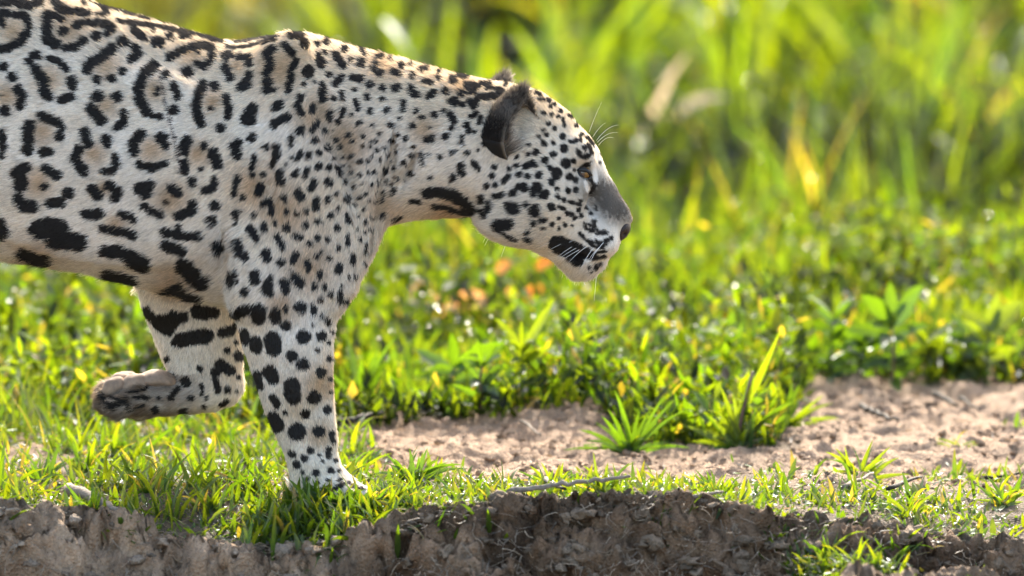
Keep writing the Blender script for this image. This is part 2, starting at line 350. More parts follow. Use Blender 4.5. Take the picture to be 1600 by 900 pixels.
# ------------------------------------------------------------------ the jaguar: one continuous body surface
def build_jaguar():
    rng = np.random.default_rng(11)
    h = 0.0042
    x0, x1, y0, y1, z0, z1 = -1.02, 1.01, -0.245, 0.245, -0.02, 0.875
    gx, gy, gz = np.arange(x0, x1, h), np.arange(y0, y1, h), np.arange(z0, z1, h)
    nx, ny, nz = len(gx), len(gy), len(gz)
    F = np.full((nx, ny, nz), 1.0, np.float32)

    def smin(a, b, k):
        q = np.clip(0.5 + 0.5 * (b - a) / k, 0, 1)
        return b + (a - b) * q - k * q * (1 - q)

    def rng_ix(g, a, b):
        return max(0, int((a - g[0]) / h)), min(len(g), int((b - g[0]) / h) + 2)

    def put(fn, lo, hi, k, sub=False):
        ix, jx = rng_ix(gx, lo[0], hi[0]); iy, jy = rng_ix(gy, lo[1], hi[1]); iz, jz = rng_ix(gz, lo[2], hi[2])
        if jx <= ix or jy <= iy or jz <= iz: return
        d = fn(gx[ix:jx, None, None], gy[None, iy:jy, None], gz[None, None, iz:jz]).astype(np.float32)
        s = F[ix:jx, iy:jy, iz:jz]
        F[ix:jx, iy:jy, iz:jz] = (-smin(-s, d, k)) if sub else smin(s, d, k)

    def ell(px, py, Y, rx, ry, rz, k=0.02, sub=False, rot=0.0):
        c = W(px, py, Y); ca, sa = math.cos(rad(rot)), math.sin(rad(rot))
        def fn(x, y, z):
            a, b = x - c[0], z - c[2]
            u, w = a * ca + b * sa, -a * sa + b * ca
            rho = np.sqrt((u / rx) ** 2 + ((y - c[1]) / ry) ** 2 + (w / rz) ** 2) + 1e-6
            L = np.sqrt(u * u + (y - c[1]) ** 2 + w * w)
            return L * (1 - 1 / rho) - 1e-6
        m = max(rx, rz) + 0.05
        put(fn, (c[0] - m, Y - ry - 0.05, c[2] - m), (c[0] + m, Y + ry + 0.05, c[2] + m), k, sub)

    def cone(a, b, ra, rb, k=0.02, sy=1.0):
        a, b = np.array(a), np.array(b); ab = b - a; L2 = ab @ ab
        def fn(x, y, z):
            t = np.clip(((x - a[0]) * ab[0] + (y - a[1]) * ab[1] + (z - a[2]) * ab[2]) / L2, 0, 1)
            return np.sqrt((x - a[0] - t * ab[0]) ** 2 + ((y - a[1] - t * ab[1]) / sy) ** 2 + (z - a[2] - t * ab[2]) ** 2) - (ra + (rb - ra) * t)
        m = max(ra, rb) + 0.05
        put(fn, np.minimum(a, b) - m, np.maximum(a, b) + m, k)

    # trunk, neck and head: slices along x  (px, top, bottom, half width, height of widest point, squareness)
    S = np.array([
        (-662, 90, 150, .03, .5, 2), (-645, 20, 230, .09, .5, 2), (-600, -45, 300, .14, .5, 2.1), (-500, -78, 330, .165, .5, 2.2), (-350, -74, 335, .165, .5, 2.2),
        (-200, -66, 365, .17, .5, 2.2), (-100, -57, 385, .182, .47, 2.2), (0, -38, 400, .19, .45, 2.2), (75, -18, 411, .19, .45, 2.2), (135, 1, 421, .188, .45, 2.2),
        (165, 12, 428, .186, .45, 2.2), (245, 35, 448, .18, .45, 2.2), (300, 53, 465, .176, .46, 2.2), (350, 65, 473, .172, .47, 2.2), (370, 66, 478, .17, .48, 2.15),
        (425, 58, 488, .165, .5, 2.05), (455, 54, 491, .162, .52, 2.0), (480, 54, 490, .158, .54, 2.0), (500, 59, 487, .155, .55, 2.0), (520, 65, 482, .152, .56, 2.0),
        (540, 71, 472, .148, .56, 2.0), (556, 76, 450, .144, .55, 2.0), (570, 79, 415, .14, .52, 2.0), (580, 81, 386, .137, .5, 2.0), (590, 83, 362, .134, .48, 2.0), (602, 86, 351, .13, .48, 2.0),
        (628, 94, 344, .124, .49, 2.1), (655, 102, 340, .119, .5, 2.1), (700, 114, 337, .113, .5, 2.1), (742, 123, 337, .108, .47, 2.15), (767, 128, 354, .106, .5, 2.15),
        (780, 130, 365, .105, .5, 2.15), (805, 134, 376, .104, .5, 2.15), (830, 140, 387, .102, .5, 2.1), (850, 149, 398, .098, .5, 2.1), (864, 158, 407, .095, .5, 2.0), (878, 169, 420, .090, .48, 2.0),
        (890, 178, 430, .085, .46, 2.0), (905, 197, 434, .078, .44, 2.0), (922, 214, 433, .068, .42, 1.9), (936, 233, 424, .058, .40, 1.9), (944, 254, 412, .052, .40, 1.9), (950, 271, 399, .048, .42, 1.9),
        (961, 289, 390, .036, .45, 1.9), (970, 303, 374, .027, .5, 1.9), (978, 316, 362, .021, .55, 2), (984, 326, 354, .015, .5, 2), (988, 340, 347, .006, .5, 2)], float)
    xs = np.array([W(p, 300, 0)[0] for p in S[:, 0]])
    zt = np.array([W(p, t, 0)[2] for p, t in S[:, :2]])
    zb = np.array([W(p, t, 0)[2] for p, t in S[:, [0, 2]]])
    gi = lambda v: np.interp(gx, xs, v)[:, None, None]
    T, B, Wd, Tp, E = gi(zt), gi(zb), gi(S[:, 3]), gi(S[:, 4]), gi(S[:, 5])
    zp = B + Tp * (T - B)
    yy, zz = gy[None, :, None], gz[None, None, :]
    dz = zz - zp
    hz = np.where(dz > 0, T - zp, zp - B)
    rho = ((np.abs(yy) / Wd) ** E + (np.abs(dz) / hz) ** E) ** (1 / E) + 1e-6
    L = np.sqrt(yy * yy + dz * dz)
    D = L * (1 - 1 / rho)
    off = np.maximum(np.maximum(xs[0] - gx, gx - xs[-1]), 0)[:, None, None]
    F[:] = np.maximum(np.where(off > 0, np.maximum(D, 0) + off, D), -0.2)
    del D, L, rho, dz, hz

    def leg(rows, k):
        R = np.array(rows, float)
        pts = np.array([[*W((r[1] + r[2]) / 2, r[0], r[3]), abs(W(r[2], r[0], r[3])[0] - W(r[1], r[0], r[3])[0]) / 2, r[4]] for r in R])[::-1]
        zs = pts[:, 2]
        def fn(x, y, z):
            f = lambda c: np.interp(z.ravel(), zs, pts[:, c])[None, None, :]
            cx, cy, rx, ry = f(0), f(1), f(3), f(4)
            a, b = x - cx, y - cy
            rh = np.sqrt((a / rx) ** 2 + (b / ry) ** 2) + 1e-6
            d = np.sqrt(a * a + b * b) * (1 - 1 / rh)
            o = np.maximum(np.maximum(zs[0] - z, z - zs[-1]), 0)
            return np.where(o > 0, np.sqrt(np.maximum(d, 0) ** 2 + o ** 2), d)
        put(fn, (pts[:, 0].min() - .15, pts[:, 1].min() - .12, zs[0] - .03), (pts[:, 0].max() + .15, pts[:, 1].max() + .12, zs[-1] + .03), k)

    # near foreleg, shoulder to paw
    leg([(205, 430, 500, -.085, .03), (235, 408, 535, -.098, .052), (300, 372, 568, -.112, .066), (380, 355, 574, -.124, .07), (450, 355, 558, -.130, .07), (477, 361, 541, -.132, .067), (500, 371, 525, -.132, .062),
         (541, 381, 520, -.132, .057), (583, 395, 520, -.132, .052), (619, 407, 520, -.132, .048), (652, 420, 522, -.132, .045), (680, 432, 525, -.132, .043), (705, 443, 526, -.132, .043), (728, 450, 533, -.132, .046), (748, 456, 543, -.132, .05), (772, 463, 556, -.132, .053)], 0.02)
    ell(508, 764, -.132, .052, .05, .026, .02)
    for i, (px, Y, r) in enumerate([(542, -.172, .018), (560, -.150, .019), (562, -.118, .019), (546, -.092, .018)]):
        cone(W(510, 766, Y * .9 - .012), W(px, 777, Y), .022, r, .008)
    # far foreleg, lifted and folded back at the wrist
    leg([(360, 250, 400, .115, .05), (430, 222, 392, .12, .062), (452, 217, 387, .122, .064), (477, 221, 384, .124, .062), (510, 235, 379, .126, .056), (541, 247, 379, .126, .051), (566, 257, 379, .126, .047), (590, 268, 378, .126, .044), (606, 288, 374, .126, .04), (622, 312, 364, .126, .03)], 0.02)
    paw = [(352, 604, .028, .034), (330, 609, .030, .037), (300, 616, .027, .041), (262, 619, .027, .046), (225, 623, .027, .05), (198, 624, .024, .051)]
    for (a, az, ar, aw), (b, bz, br, bw) in zip(paw[:-1], paw[1:]):
        cone(W(a, az, .126), W(b, bz, .126), ar, br, .012, sy=(aw + bw) / (ar + br))
    for Y, px, py, r in [(.078, 184, 637, .018), (.108, 171, 627, .020), (.142, 170, 616, .020), (.172, 183, 609, .018)]:
        cone(W(220, 620, Y * .8 + .025), W(px, py, Y), .018, r, .005)
    # hind legs and tail, beyond the frame
    for Y in (-.11, .11):
        s = 0 if Y < 0 else 150
        cone(W(-500, 150, Y), W(-440 + s * .5, 380, Y), .125, .085, .04, .6)
        cone(W(-440 + s * .5, 380, Y), W(-590 + s, 570, Y), .075, .04, .03, .75)
        cone(W(-590 + s, 570, Y), W(-560 + s, 735, Y), .038, .036, .02)
        cone(W(-565 + s, 752, Y), W(-490 + s, 762, Y), .034, .028, .02, 1.4)
    tl = [(-645, 60, .045), (-730, 170, .038), (-800, 330, .033), (-860, 500, .03), (-930, 600, .028), (-985, 610, .02)]
    for (a, b, r), (c, d, q) in zip(tl[:-1], tl[1:]):
        cone(W(a, b, 0), W(c, d, 0), r, q, .02)

    # forms under the skin
    ell(428, 128, -.092, .045, .05, .08, .04, rot=-25)       # shoulder blade
    ell(470, 255, -.135, .085, .055, .10, .06)                # shoulder muscle
    ell(395, 425, -.175, .045, .026, .06, .04)                # triceps
    ell(545, 330, -.085, .05, .05, .09, .05)                  # breast
    ell(180, 265, -.155, .20, .038, .13, .08)                 # ribs
    ell(660, 210, -.07, .10, .045, .07, .06, rot=-15)         # neck
    ell(606, 300, -.122, .012, .020, .10, .02, True, rot=-8)
    ell(588, 330, -.122, .007, .02, .08, .014, True, rot=-10)
    ell(632, 285, -.118, .008, .018, .06, .016, True, rot=-25)
    ell(400, 190, -.182, .018, .014, .12, .04, True, rot=12)   # hollow behind the shoulder blade
    ell(470, 545, -.18, .03, .018, .09, .03)                  # forearm
    ell(520, 215, -.158, .016, .012, .12, .04, True, rot=20)    # between shoulder and neck  # folds at the neck root
    ell(351, 430, -.195, .014, .045, .085, .02, True, rot=0)    # crease behind the foreleg
    for s in (-1, 1):
        ell(840, 315, s * .058, .062, .045, .06, .035)        # cheek
        ell(800, 345, s * .05, .05, .04, .03, .03)            # jaw corner
        ell(905, 238, s * .048, .034, .022, .018, .018, rot=-45)   # brow
        ell(889, 296, s * .066, .030, .018, .017, .018, rot=-25)   # cheekbone
        ell(936, 376, s * .033, .031, .027, .026, .014, rot=-20)   # whisker pad
        ell(790, 222, s * .070, .045, .026, .035, .03)         # ear root
        ell(813, 180, s * .108, .026, .030, .045, .015, True, rot=-15)   # hollow of the ear
        ell(915, 269, s * .072, .017, .014, .012, .008, True, rot=-35)   # eye socket
        ell(930, 318, s * .058, .024, .012, .020, .016, True, rot=-35)   # hollow beside the nose bridge
    ell(949, 379, 0, .018, .030, .017, .012, rot=-35)         # front of the upper lip
    ell(913, 413, 0, .027, .030, .018, .012, rot=22)
    ell(937, 403, 0, .012, .026, .013, .012)                  # lower lip          # chin
    ell(905, 397, -.055, .03, .012, .0045, .006, True, rot=-28)      # mouth line
    ell(905, 397, .055, .03, .012, .0045, .006, True, rot=-28)

    # surface nets
    neg = F < 0
    c = np.zeros((nx - 1, ny - 1, nz - 1), np.int8)
    for a in (0, 1):
        for b in (0, 1):
            for d in (0, 1):
                c += neg[a:nx - 1 + a, b:ny - 1 + b, d:nz - 1 + d]
    act = (c > 0) & (c < 8)
    I = np.argwhere(act)
    idx = np.full(act.shape, -1, np.int32)
    idx[act] = np.arange(len(I))
    corner = {}
    for a in (0, 1):
        for b in (0, 1):
            for d in (0, 1):
                corner[a, b, d] = F[I[:, 0] + a, I[:, 1] + b, I[:, 2] + d]
    acc = np.zeros((len(I), 3)); cnt = np.zeros(len(I))
    for ax in range(3):
        for u in (0, 1):
            for v in (0, 1):
                p = [u, v]; p.insert(ax, 0); q = list(p); q[ax] = 1
                fa, fb = corner[tuple(p)], corner[tuple(q)]
                m = (fa < 0) != (fb < 0)
                t = np.where(m, fa / np.where(m, fa - fb, 1), 0)
                e = np.zeros((len(I), 3)); e[:] = p; e[:, ax] = t
                acc[m] += e[m]; cnt[m] += 1
    V = (I + acc / cnt[:, None]) * h + np.array([x0, y0, z0])
    Q = []
    for ax in range(3):
        sl0 = [slice(None)] * 3; sl1 = [slice(None)] * 3
        sl0[ax] = slice(0, -1); sl1[ax] = slice(1, None)
        A, Bn = neg[tuple(sl0)], neg[tuple(sl1)]
        e = np.argwhere(A != Bn)
        u, v = [(1, 2), (2, 0), (0, 1)][ax]
        ok = (e[:, u] > 0) & (e[:, v] > 0) & (e[:, u] < act.shape[u]) & (e[:, v] < act.shape[v]) & (e[:, ax] < act.shape[ax])
        e = e[ok]
        flip = ~neg[tuple(e.T)]
        def g(du, dv):
            w = e.copy(); w[:, u] -= du; w[:, v] -= dv
            return idx[tuple(w.T)]
        q = np.stack([g(1, 1), g(0, 1), g(0, 0), g(1, 0)], 1)
        q[flip] = q[flip][:, ::-1]
        Q.append(q)
    Q = np.vstack(Q)
    Q = Q[(Q >= 0).all(1)]
    del F, neg, c, act, idx
    # relax
    ed = np.vstack([Q[:, [0, 1]], Q[:, [1, 2]], Q[:, [2, 3]], Q[:, [3, 0]]])
    deg = np.bincount(ed.ravel(), minlength=len(V))[:, None]
    for it in range(8):
        s = np.zeros_like(V)
        for k in range(3):
            s[:, k] = np.bincount(ed[:, 0], V[ed[:, 1], k], len(V)) + np.bincount(ed[:, 1], V[ed[:, 0], k], len(V))
        V = V + (0.55 if it % 2 == 0 else -0.50) * (s / deg - V)
    # keep the largest normals outward
    def normals(V):
        n = np.cross(V[Q[:, 2]] - V[Q[:, 0]], V[Q[:, 3]] - V[Q[:, 1]])
        N = np.zeros_like(V)
        for k in range(4):
            for j in range(3):
                N[:, j] += np.bincount(Q[:, k], n[:, j], len(V))
        return N / (np.linalg.norm(N, axis=1)[:, None] + 1e-12)
    N = normals(V)
    V = V + N * (0.0012 * noise3(V, 28, 3) + 0.0006 * noise3(V, 70, 4))[:, None]
    N = normals(V)
    return V, Q, N

def coat_colour(P, far_leg, r):
    """true coat colour at points on the skin"""
    Pm = P.copy()
    Pm[:, 1] = np.where(far_leg, P[:, 1], -np.abs(P[:, 1]))
    uv = side(Pm)
    jit = np.stack([noise3(P, 190, 21), noise3(P, 190, 22)], 1) * 1.1 + np.stack([noise3(P, 60, 23), noise3(P, 60, 24)], 1) * 1.6
    uvj = uv + jit + r.normal(0, 0.4, uv.shape)
    d = np.where(far_leg, coat_dist(uvj, SEG_FAR), coat_dist(uvj, SEG_NEAR))
    white = np.array([0.83, 0.81, 0.77]); cream = np.array([0.67, 0.555, 0.395]); tan = np.array([0.50, 0.365, 0.225])
    x, y = uv[:, 0], uv[:, 1]
    t = np.zeros(len(P))
    for cx, cy, R in TAN:
        t = np.maximum(t, np.exp(-((x - cx) ** 2 + (y - cy) ** 2) / (R * R * 0.7)))
    c_amt = np.clip(0.27 + 0.32 * noise3(P, 9, 31) + 0.2 * noise3(P, 22, 32), 0, 1)
    c_amt = np.maximum(c_amt, 0.8 * sstep(140, 20, y - np.interp(x, [0, 135, 370, 480, 600, 760, 860], [-38, 0, 66, 54, 86, 126, 150])) * (x < 900))
    c_amt *= 1 - 0.75 * np.exp(-((x - 740) ** 2 / 120 ** 2 + (y - 290) ** 2 / 60 ** 2))      # white throat
    c_amt *= 1 - 0.85 * sstep(260, 400, y) * sstep(380, 330, x)                                         # white flank low down
    col = white + (cream - white) * c_amt[:, None]
    col = col + (tan - col) * (0.85 * t)[:, None]
    wz = np.exp(-((x - 935) ** 2 / 24 ** 2 + (y - 380) ** 2 / 20 ** 2)) + np.exp(-((x - 915) ** 2 / 26 ** 2 + (y - 425) ** 2 / 16 ** 2))
    col = col + (np.array([.80, .79, .77]) - col) * np.clip(wz, 0, 1)[:, None]
    # muzzle bridge is grey brown
    g = np.exp(-(((x - 955) * 0.78 + (y - 312) * 0.62) ** 2 / 52 ** 2 + (-(x - 955) * 0.62 + (y - 312) * 0.78) ** 2 / 34 ** 2) * 1.1)
    g = np.clip(g * 1.45 * (1 + .12 * noise3(P, 240, 35) + r.normal(0, .14, len(P))), 0, 1) * sstep(376, 345, y)
    col = col + (np.array([0.034, 0.029, 0.025]) - col) * (0.93 * g)[:, None]
    # dark paw of the lifted leg, brown dusty fringe
    pf = far_leg & (y > 585)
    dk = np.where(pf, sstep(330, 215, x) * 0.95 * np.clip(0.62 + 0.7 * noise3(P * np.array([1, 1, 2.2]), 42, 41), 0, 1), 0)
    col = col + (np.array([0.13, 0.085, 0.05]) - col) * dk[:, None]
    # scar down the flank
    sx = np.interp(y, [118, 155, 190, 222, 255, 275], [250, 257, 265, 273, 280, 285])
    sca = ((y > 120) & (y < 272) & (np.abs(x - sx) < 1.7) & ~far_leg)
    col = col + (np.array([.22, .165, .12]) - col) * np.where(pf, .5 * sstep(345, 290, x), 0)[:, None]
    b = sstep(1.1, -0.1, d - 0.2)
    blk = np.array([0.014, 0.012, 0.011])
    col = col + (blk - col) * b[:, None]
    for ax, ay, bx, by, R in ((927, 256, 931, 282, 3.6), (914.5, 284, 918.5, 297, 3.0), (948, 388, 955, 382, 3)):
        dx, dy = bx - ax, by - ay
        t_ = np.clip(((x - ax) * dx + (y - ay) * dy) / (dx * dx + dy * dy), 0, 1)
        wm = sstep(1.2, -.8, np.hypot(x - ax - t_ * dx, y - ay - t_ * dy) - R) * ~far_leg
        col = col + (white - col) * (wm * .9)[:, None]
    col[sca] = np.array([0.05, 0.03, 0.028])
    # thin patches
    return np.clip(col, 0.006, 0.9), uv, b

# direction the hair lies, in the side chart
FLOW = np.array([(955, 300, -.55, -.8), (985, 335, -.6, -.6), (930, 240, -.7, -.9), (890, 185, -1, -.7), (850, 160, -1, -.45), (800, 140, -1, .0), (880, 300, -1, -.1), (860, 330, -1, .15), (800, 360, -1, .15), (940, 370, -.8, .35), (920, 410, -.7, .6), (900, 430, -.3, 1),
    (700, 200, -1, .3), (720, 300, -1, .35), (640, 320, -1, .25), (650, 130, -1, .25), (580, 380, -.3, 1), (590, 250, -.7, .6), (540, 120, -1, .35), (480, 200, -.55, .8), (450, 350, -.2, 1), (540, 430, -.35, 1), (450, 550, .02, 1), (490, 650, .1, 1), (480, 720, .15, 1), (530, 755, .9, .6), (580, 770, 1, .3),
    (420, 80, -1, .25), (380, 200, -.8, .45), (200, 200, -1, .22), (0, 200, -1, .2), (200, 430, -1, .32), (60, 405, -1, .3), (250, 60, -1, -.15), (100, 20, -1, -.1), (345, 420, -.6, .55), (330, 350, -.8, .4), (-400, 200, -.9, .5), (-500, 550, -.1, 1), (780, 250, -.6, .7)])
FLOW_FAR = np.array([(300, 440, -.4, 1), (260, 500, -.3, 1), (350, 500, .1, 1), (330, 570, .0, 1), (360, 600, -.3, 1), (320, 630, -1, .4), (250, 625, -1, .15), (200, 625, -1, .1), (160, 620, -1, .2)])

def flow(uv, far):
    out = np.zeros_like(uv)
    for tab, m in ((FLOW, ~far), (FLOW_FAR, far)):
        p = uv[m]; acc = np.zeros_like(p); ws = np.zeros(len(p))
        for fx, fy, dx, dy in tab:
            w = 1 / (((p[:, 0] - fx) ** 2 + (p[:, 1] - fy) ** 2) / 900 + 0.3) ** 1.6
            l = math.hypot(dx, dy)
            acc[:, 0] += w * dx / l; acc[:, 1] += w * dy / l; ws += w
        out[m] = acc / ws[:, None]
    return out / (np.linalg.norm(out, axis=1)[:, None] + 1e-9)

def hair_material():
    m, nt, out = newmat('jaguar_fur')
    at = nd(nt, 'ShaderNodeAttribute', attribute_name='col')
    an = nd(nt, 'ShaderNodeAttribute', attribute_name='nrm')
    ge = nd(nt, 'ShaderNodeNewGeometry')
    mv = nd(nt, 'ShaderNodeMix', data_type='VECTOR'); mv.inputs[0].default_value = 0.35
    nt.links.new(an.outputs['Vector'], mv.inputs[4]); nt.links.new(ge.outputs['Normal'], mv.inputs[5])
    vn = nd(nt, 'ShaderNodeVectorMath', operation='NORMALIZE'); nt.links.new(mv.outputs[1], vn.inputs[0])
    d = nd(nt, 'ShaderNodeBsdfDiffuse'); nt.links.new(at.outputs['Color'], d.inputs[0]); nt.links.new(vn.outputs[0], d.inputs['Normal'])
    t = nd(nt, 'ShaderNodeBsdfTranslucent'); nt.links.new(mul(nt, at.outputs['Color'], (1.15, 1.0, 0.8)), t.inputs[0])
    mx = nd(nt, 'ShaderNodeMixShader'); mx.inputs[0].default_value = 0.40
    nt.links.new(d.outputs[0], mx.inputs[1]); nt.links.new(t.outputs[0], mx.inputs[2])
    g = nd(nt, 'ShaderNodeBsdfGlossy'); g.inputs['Roughness'].default_value = 0.42
    m2 = nd(nt, 'ShaderNodeMixShader'); m2.inputs[0].default_value = 0.035
    nt.links.new(mx.outputs[0], m2.inputs[1]); nt.links.new(g.outputs[0], m2.inputs[2])
    nt.links.new(m2.outputs[0], out.inputs[0])
    return m

def skin_material():
    m, nt, out = newmat('jaguar_skin')
    at = nd(nt, 'ShaderNodeAttribute', attribute_name='col')
    p = nd(nt, 'ShaderNodeBsdfPrincipled'); p.inputs['Roughness'].default_value = 0.75; p.inputs['Specular IOR Level'].default_value = 0.2
    nt.links.new(mul(nt, at.outputs['Color'], (0.8, 0.78, 0.75)), p.inputs['Base Color'])
    nt.links.new(p.outputs[0], out.inputs[0])
    return m

M_HAIR, M_SKIN = hair_material(), skin_material()

def make_fur(name, parent, R, Nn, D, Ln, Cc, Rad, lift, r, npt=4):
    """R roots, Nn normals, D lie direction, Ln length, Cc colours, Rad radius"""
    n = len(R)
    cu = bpy.data.hair_curves.new(name)
    cu.add_curves([npt] * n)
    s = np.linspace(0, 1, npt)
    P = np.zeros((n, npt, 3), np.float32)
    wob = r.normal(0, 0.12, (n, 3))
    for k, t in enumerate(s):
        up = lift * (t - 0.45 * t * t)
        P[:, k] = R - Nn * 0.0006 + Ln[:, None] * (D * (t * 0.93) + Nn * up[:, None] if np.ndim(up) else D * (t * 0.93) + Nn * up) + wob * (Ln * t * t)[:, None]
    cu.attributes['position'].data.foreach_set('vector', P.reshape(-1)) if 'position' in cu.attributes else cu.position_data.foreach_set('vector', P.reshape(-1))
    a = cu.attributes.get('radius') or cu.attributes.new('radius', 'FLOAT', 'POINT')
    a.data.foreach_set('value', (Rad[:, None] * np.array([1.0, 0.95, 0.75, 0.25])[None, :npt]).astype(np.float32).ravel())
    c4 = np.ones((n, 4), np.float32); c4[:, :3] = Cc
    a = cu.attributes.new('col', 'FLOAT_COLOR', 'CURVE'); a.data.foreach_set('color', c4.ravel())
    a = cu.attributes.new('nrm', 'FLOAT_VECTOR', 'CURVE'); a.data.foreach_set('vector', Nn.astype(np.float32).ravel())
    cu.materials.append(M_HAIR)
    return link(bpy.data.objects.new(name, cu), parent)

def tube(pts, radii, nseg=6):
    pts = np.array(pts, float); n = len(pts)
    T = np.gradient(pts, axis=0); T /= np.linalg.norm(T, axis=1)[:, None] + 1e-12
    ref = np.array([0.31, 0.9, 0.29]); U = np.cross(T, ref); U /= np.linalg.norm(U, axis=1)[:, None] + 1e-12
    Vv = np.cross(T, U)
    a = np.linspace(0, 2 * np.pi, nseg, endpoint=False)
    ring = pts[:, None] + np.array(radii)[:, None, None] * (np.cos(a)[None, :, None] * U[:, None] + np.sin(a)[None, :, None] * Vv[:, None])
    VV = np.vstack([ring.reshape(-1, 3), pts[:1], pts[-1:]])
    f = []
    for i in range(n - 1):
        for j in range(nseg):
            k = (j + 1) % nseg
            f.append((i * nseg + j, i * nseg + k, (i + 1) * nseg + k, (i + 1) * nseg + j))
    for j in range(nseg):
        k = (j + 1) % nseg
        f.append((n * nseg, k, j, n * nseg)); f.append((n * nseg + 1, (n - 1) * nseg + j, (n - 1) * nseg + k, n * nseg + 1))
    f = [q if len(set(q)) == 4 else q for q in f]
    return VV, f

def pyobj(name, V, f, mat, parent=None, smooth=True, cols=None):
    me = bpy.data.meshes.new(name)
    me.from_pydata([tuple(v) for v in V], [], [tuple(dict.fromkeys(q)) for q in f])
    if smooth:
        me.polygons.foreach_set('use_smooth', [True] * len(me.polygons))
    if cols is not None:
        a = me.attributes.new('col', 'FLOAT_COLOR', 'POINT')
        c = np.ones((len(V), 4), np.float32); c[:, :3] = cols
        a.data.foreach_set('color', c.ravel())
    me.materials.append(mat)
    return link(bpy.data.objects.new(name, me), parent)

def ball(c, r, nu=16, nv=10, rot=None, fn=None):
    V, f = [], []
    for j in range(nv + 1):
        for i in range(nu):
            a, b = 2 * math.pi * i / nu, math.pi * j / nv
            v = np.array([math.sin(b) * math.cos(a), math.sin(b) * math.sin(a), math.cos(b)])
            v = v * np.array(r) * (fn(v) if fn else 1)
            if rot is not None: v = rot @ v
            V.append(v + c)
    for j in range(nv):
        for i in range(nu):
            k = (i + 1) % nu
            f.append((j * nu + i, (j + 1) * nu + i, (j + 1) * nu + k, j * nu + k))
    return np.array(V), f

def rotY(deg):
    c, s = math.cos(rad(deg)), math.sin(rad(deg))
    return np.array([[c, 0, -s], [0, 1, 0], [s, 0, c]])

jaguar = empty('jaguar', (0.45, 0, 0))
tag(jaguar, 'spotted jaguar walking along the bank, head lowered and one forepaw lifted', 'jaguar')

def jag_part(o):
    o.matrix_parent_inverse = jaguar.matrix_world.inverted() if False else Matrix.Translation((-0.45, 0, 0))
    return o

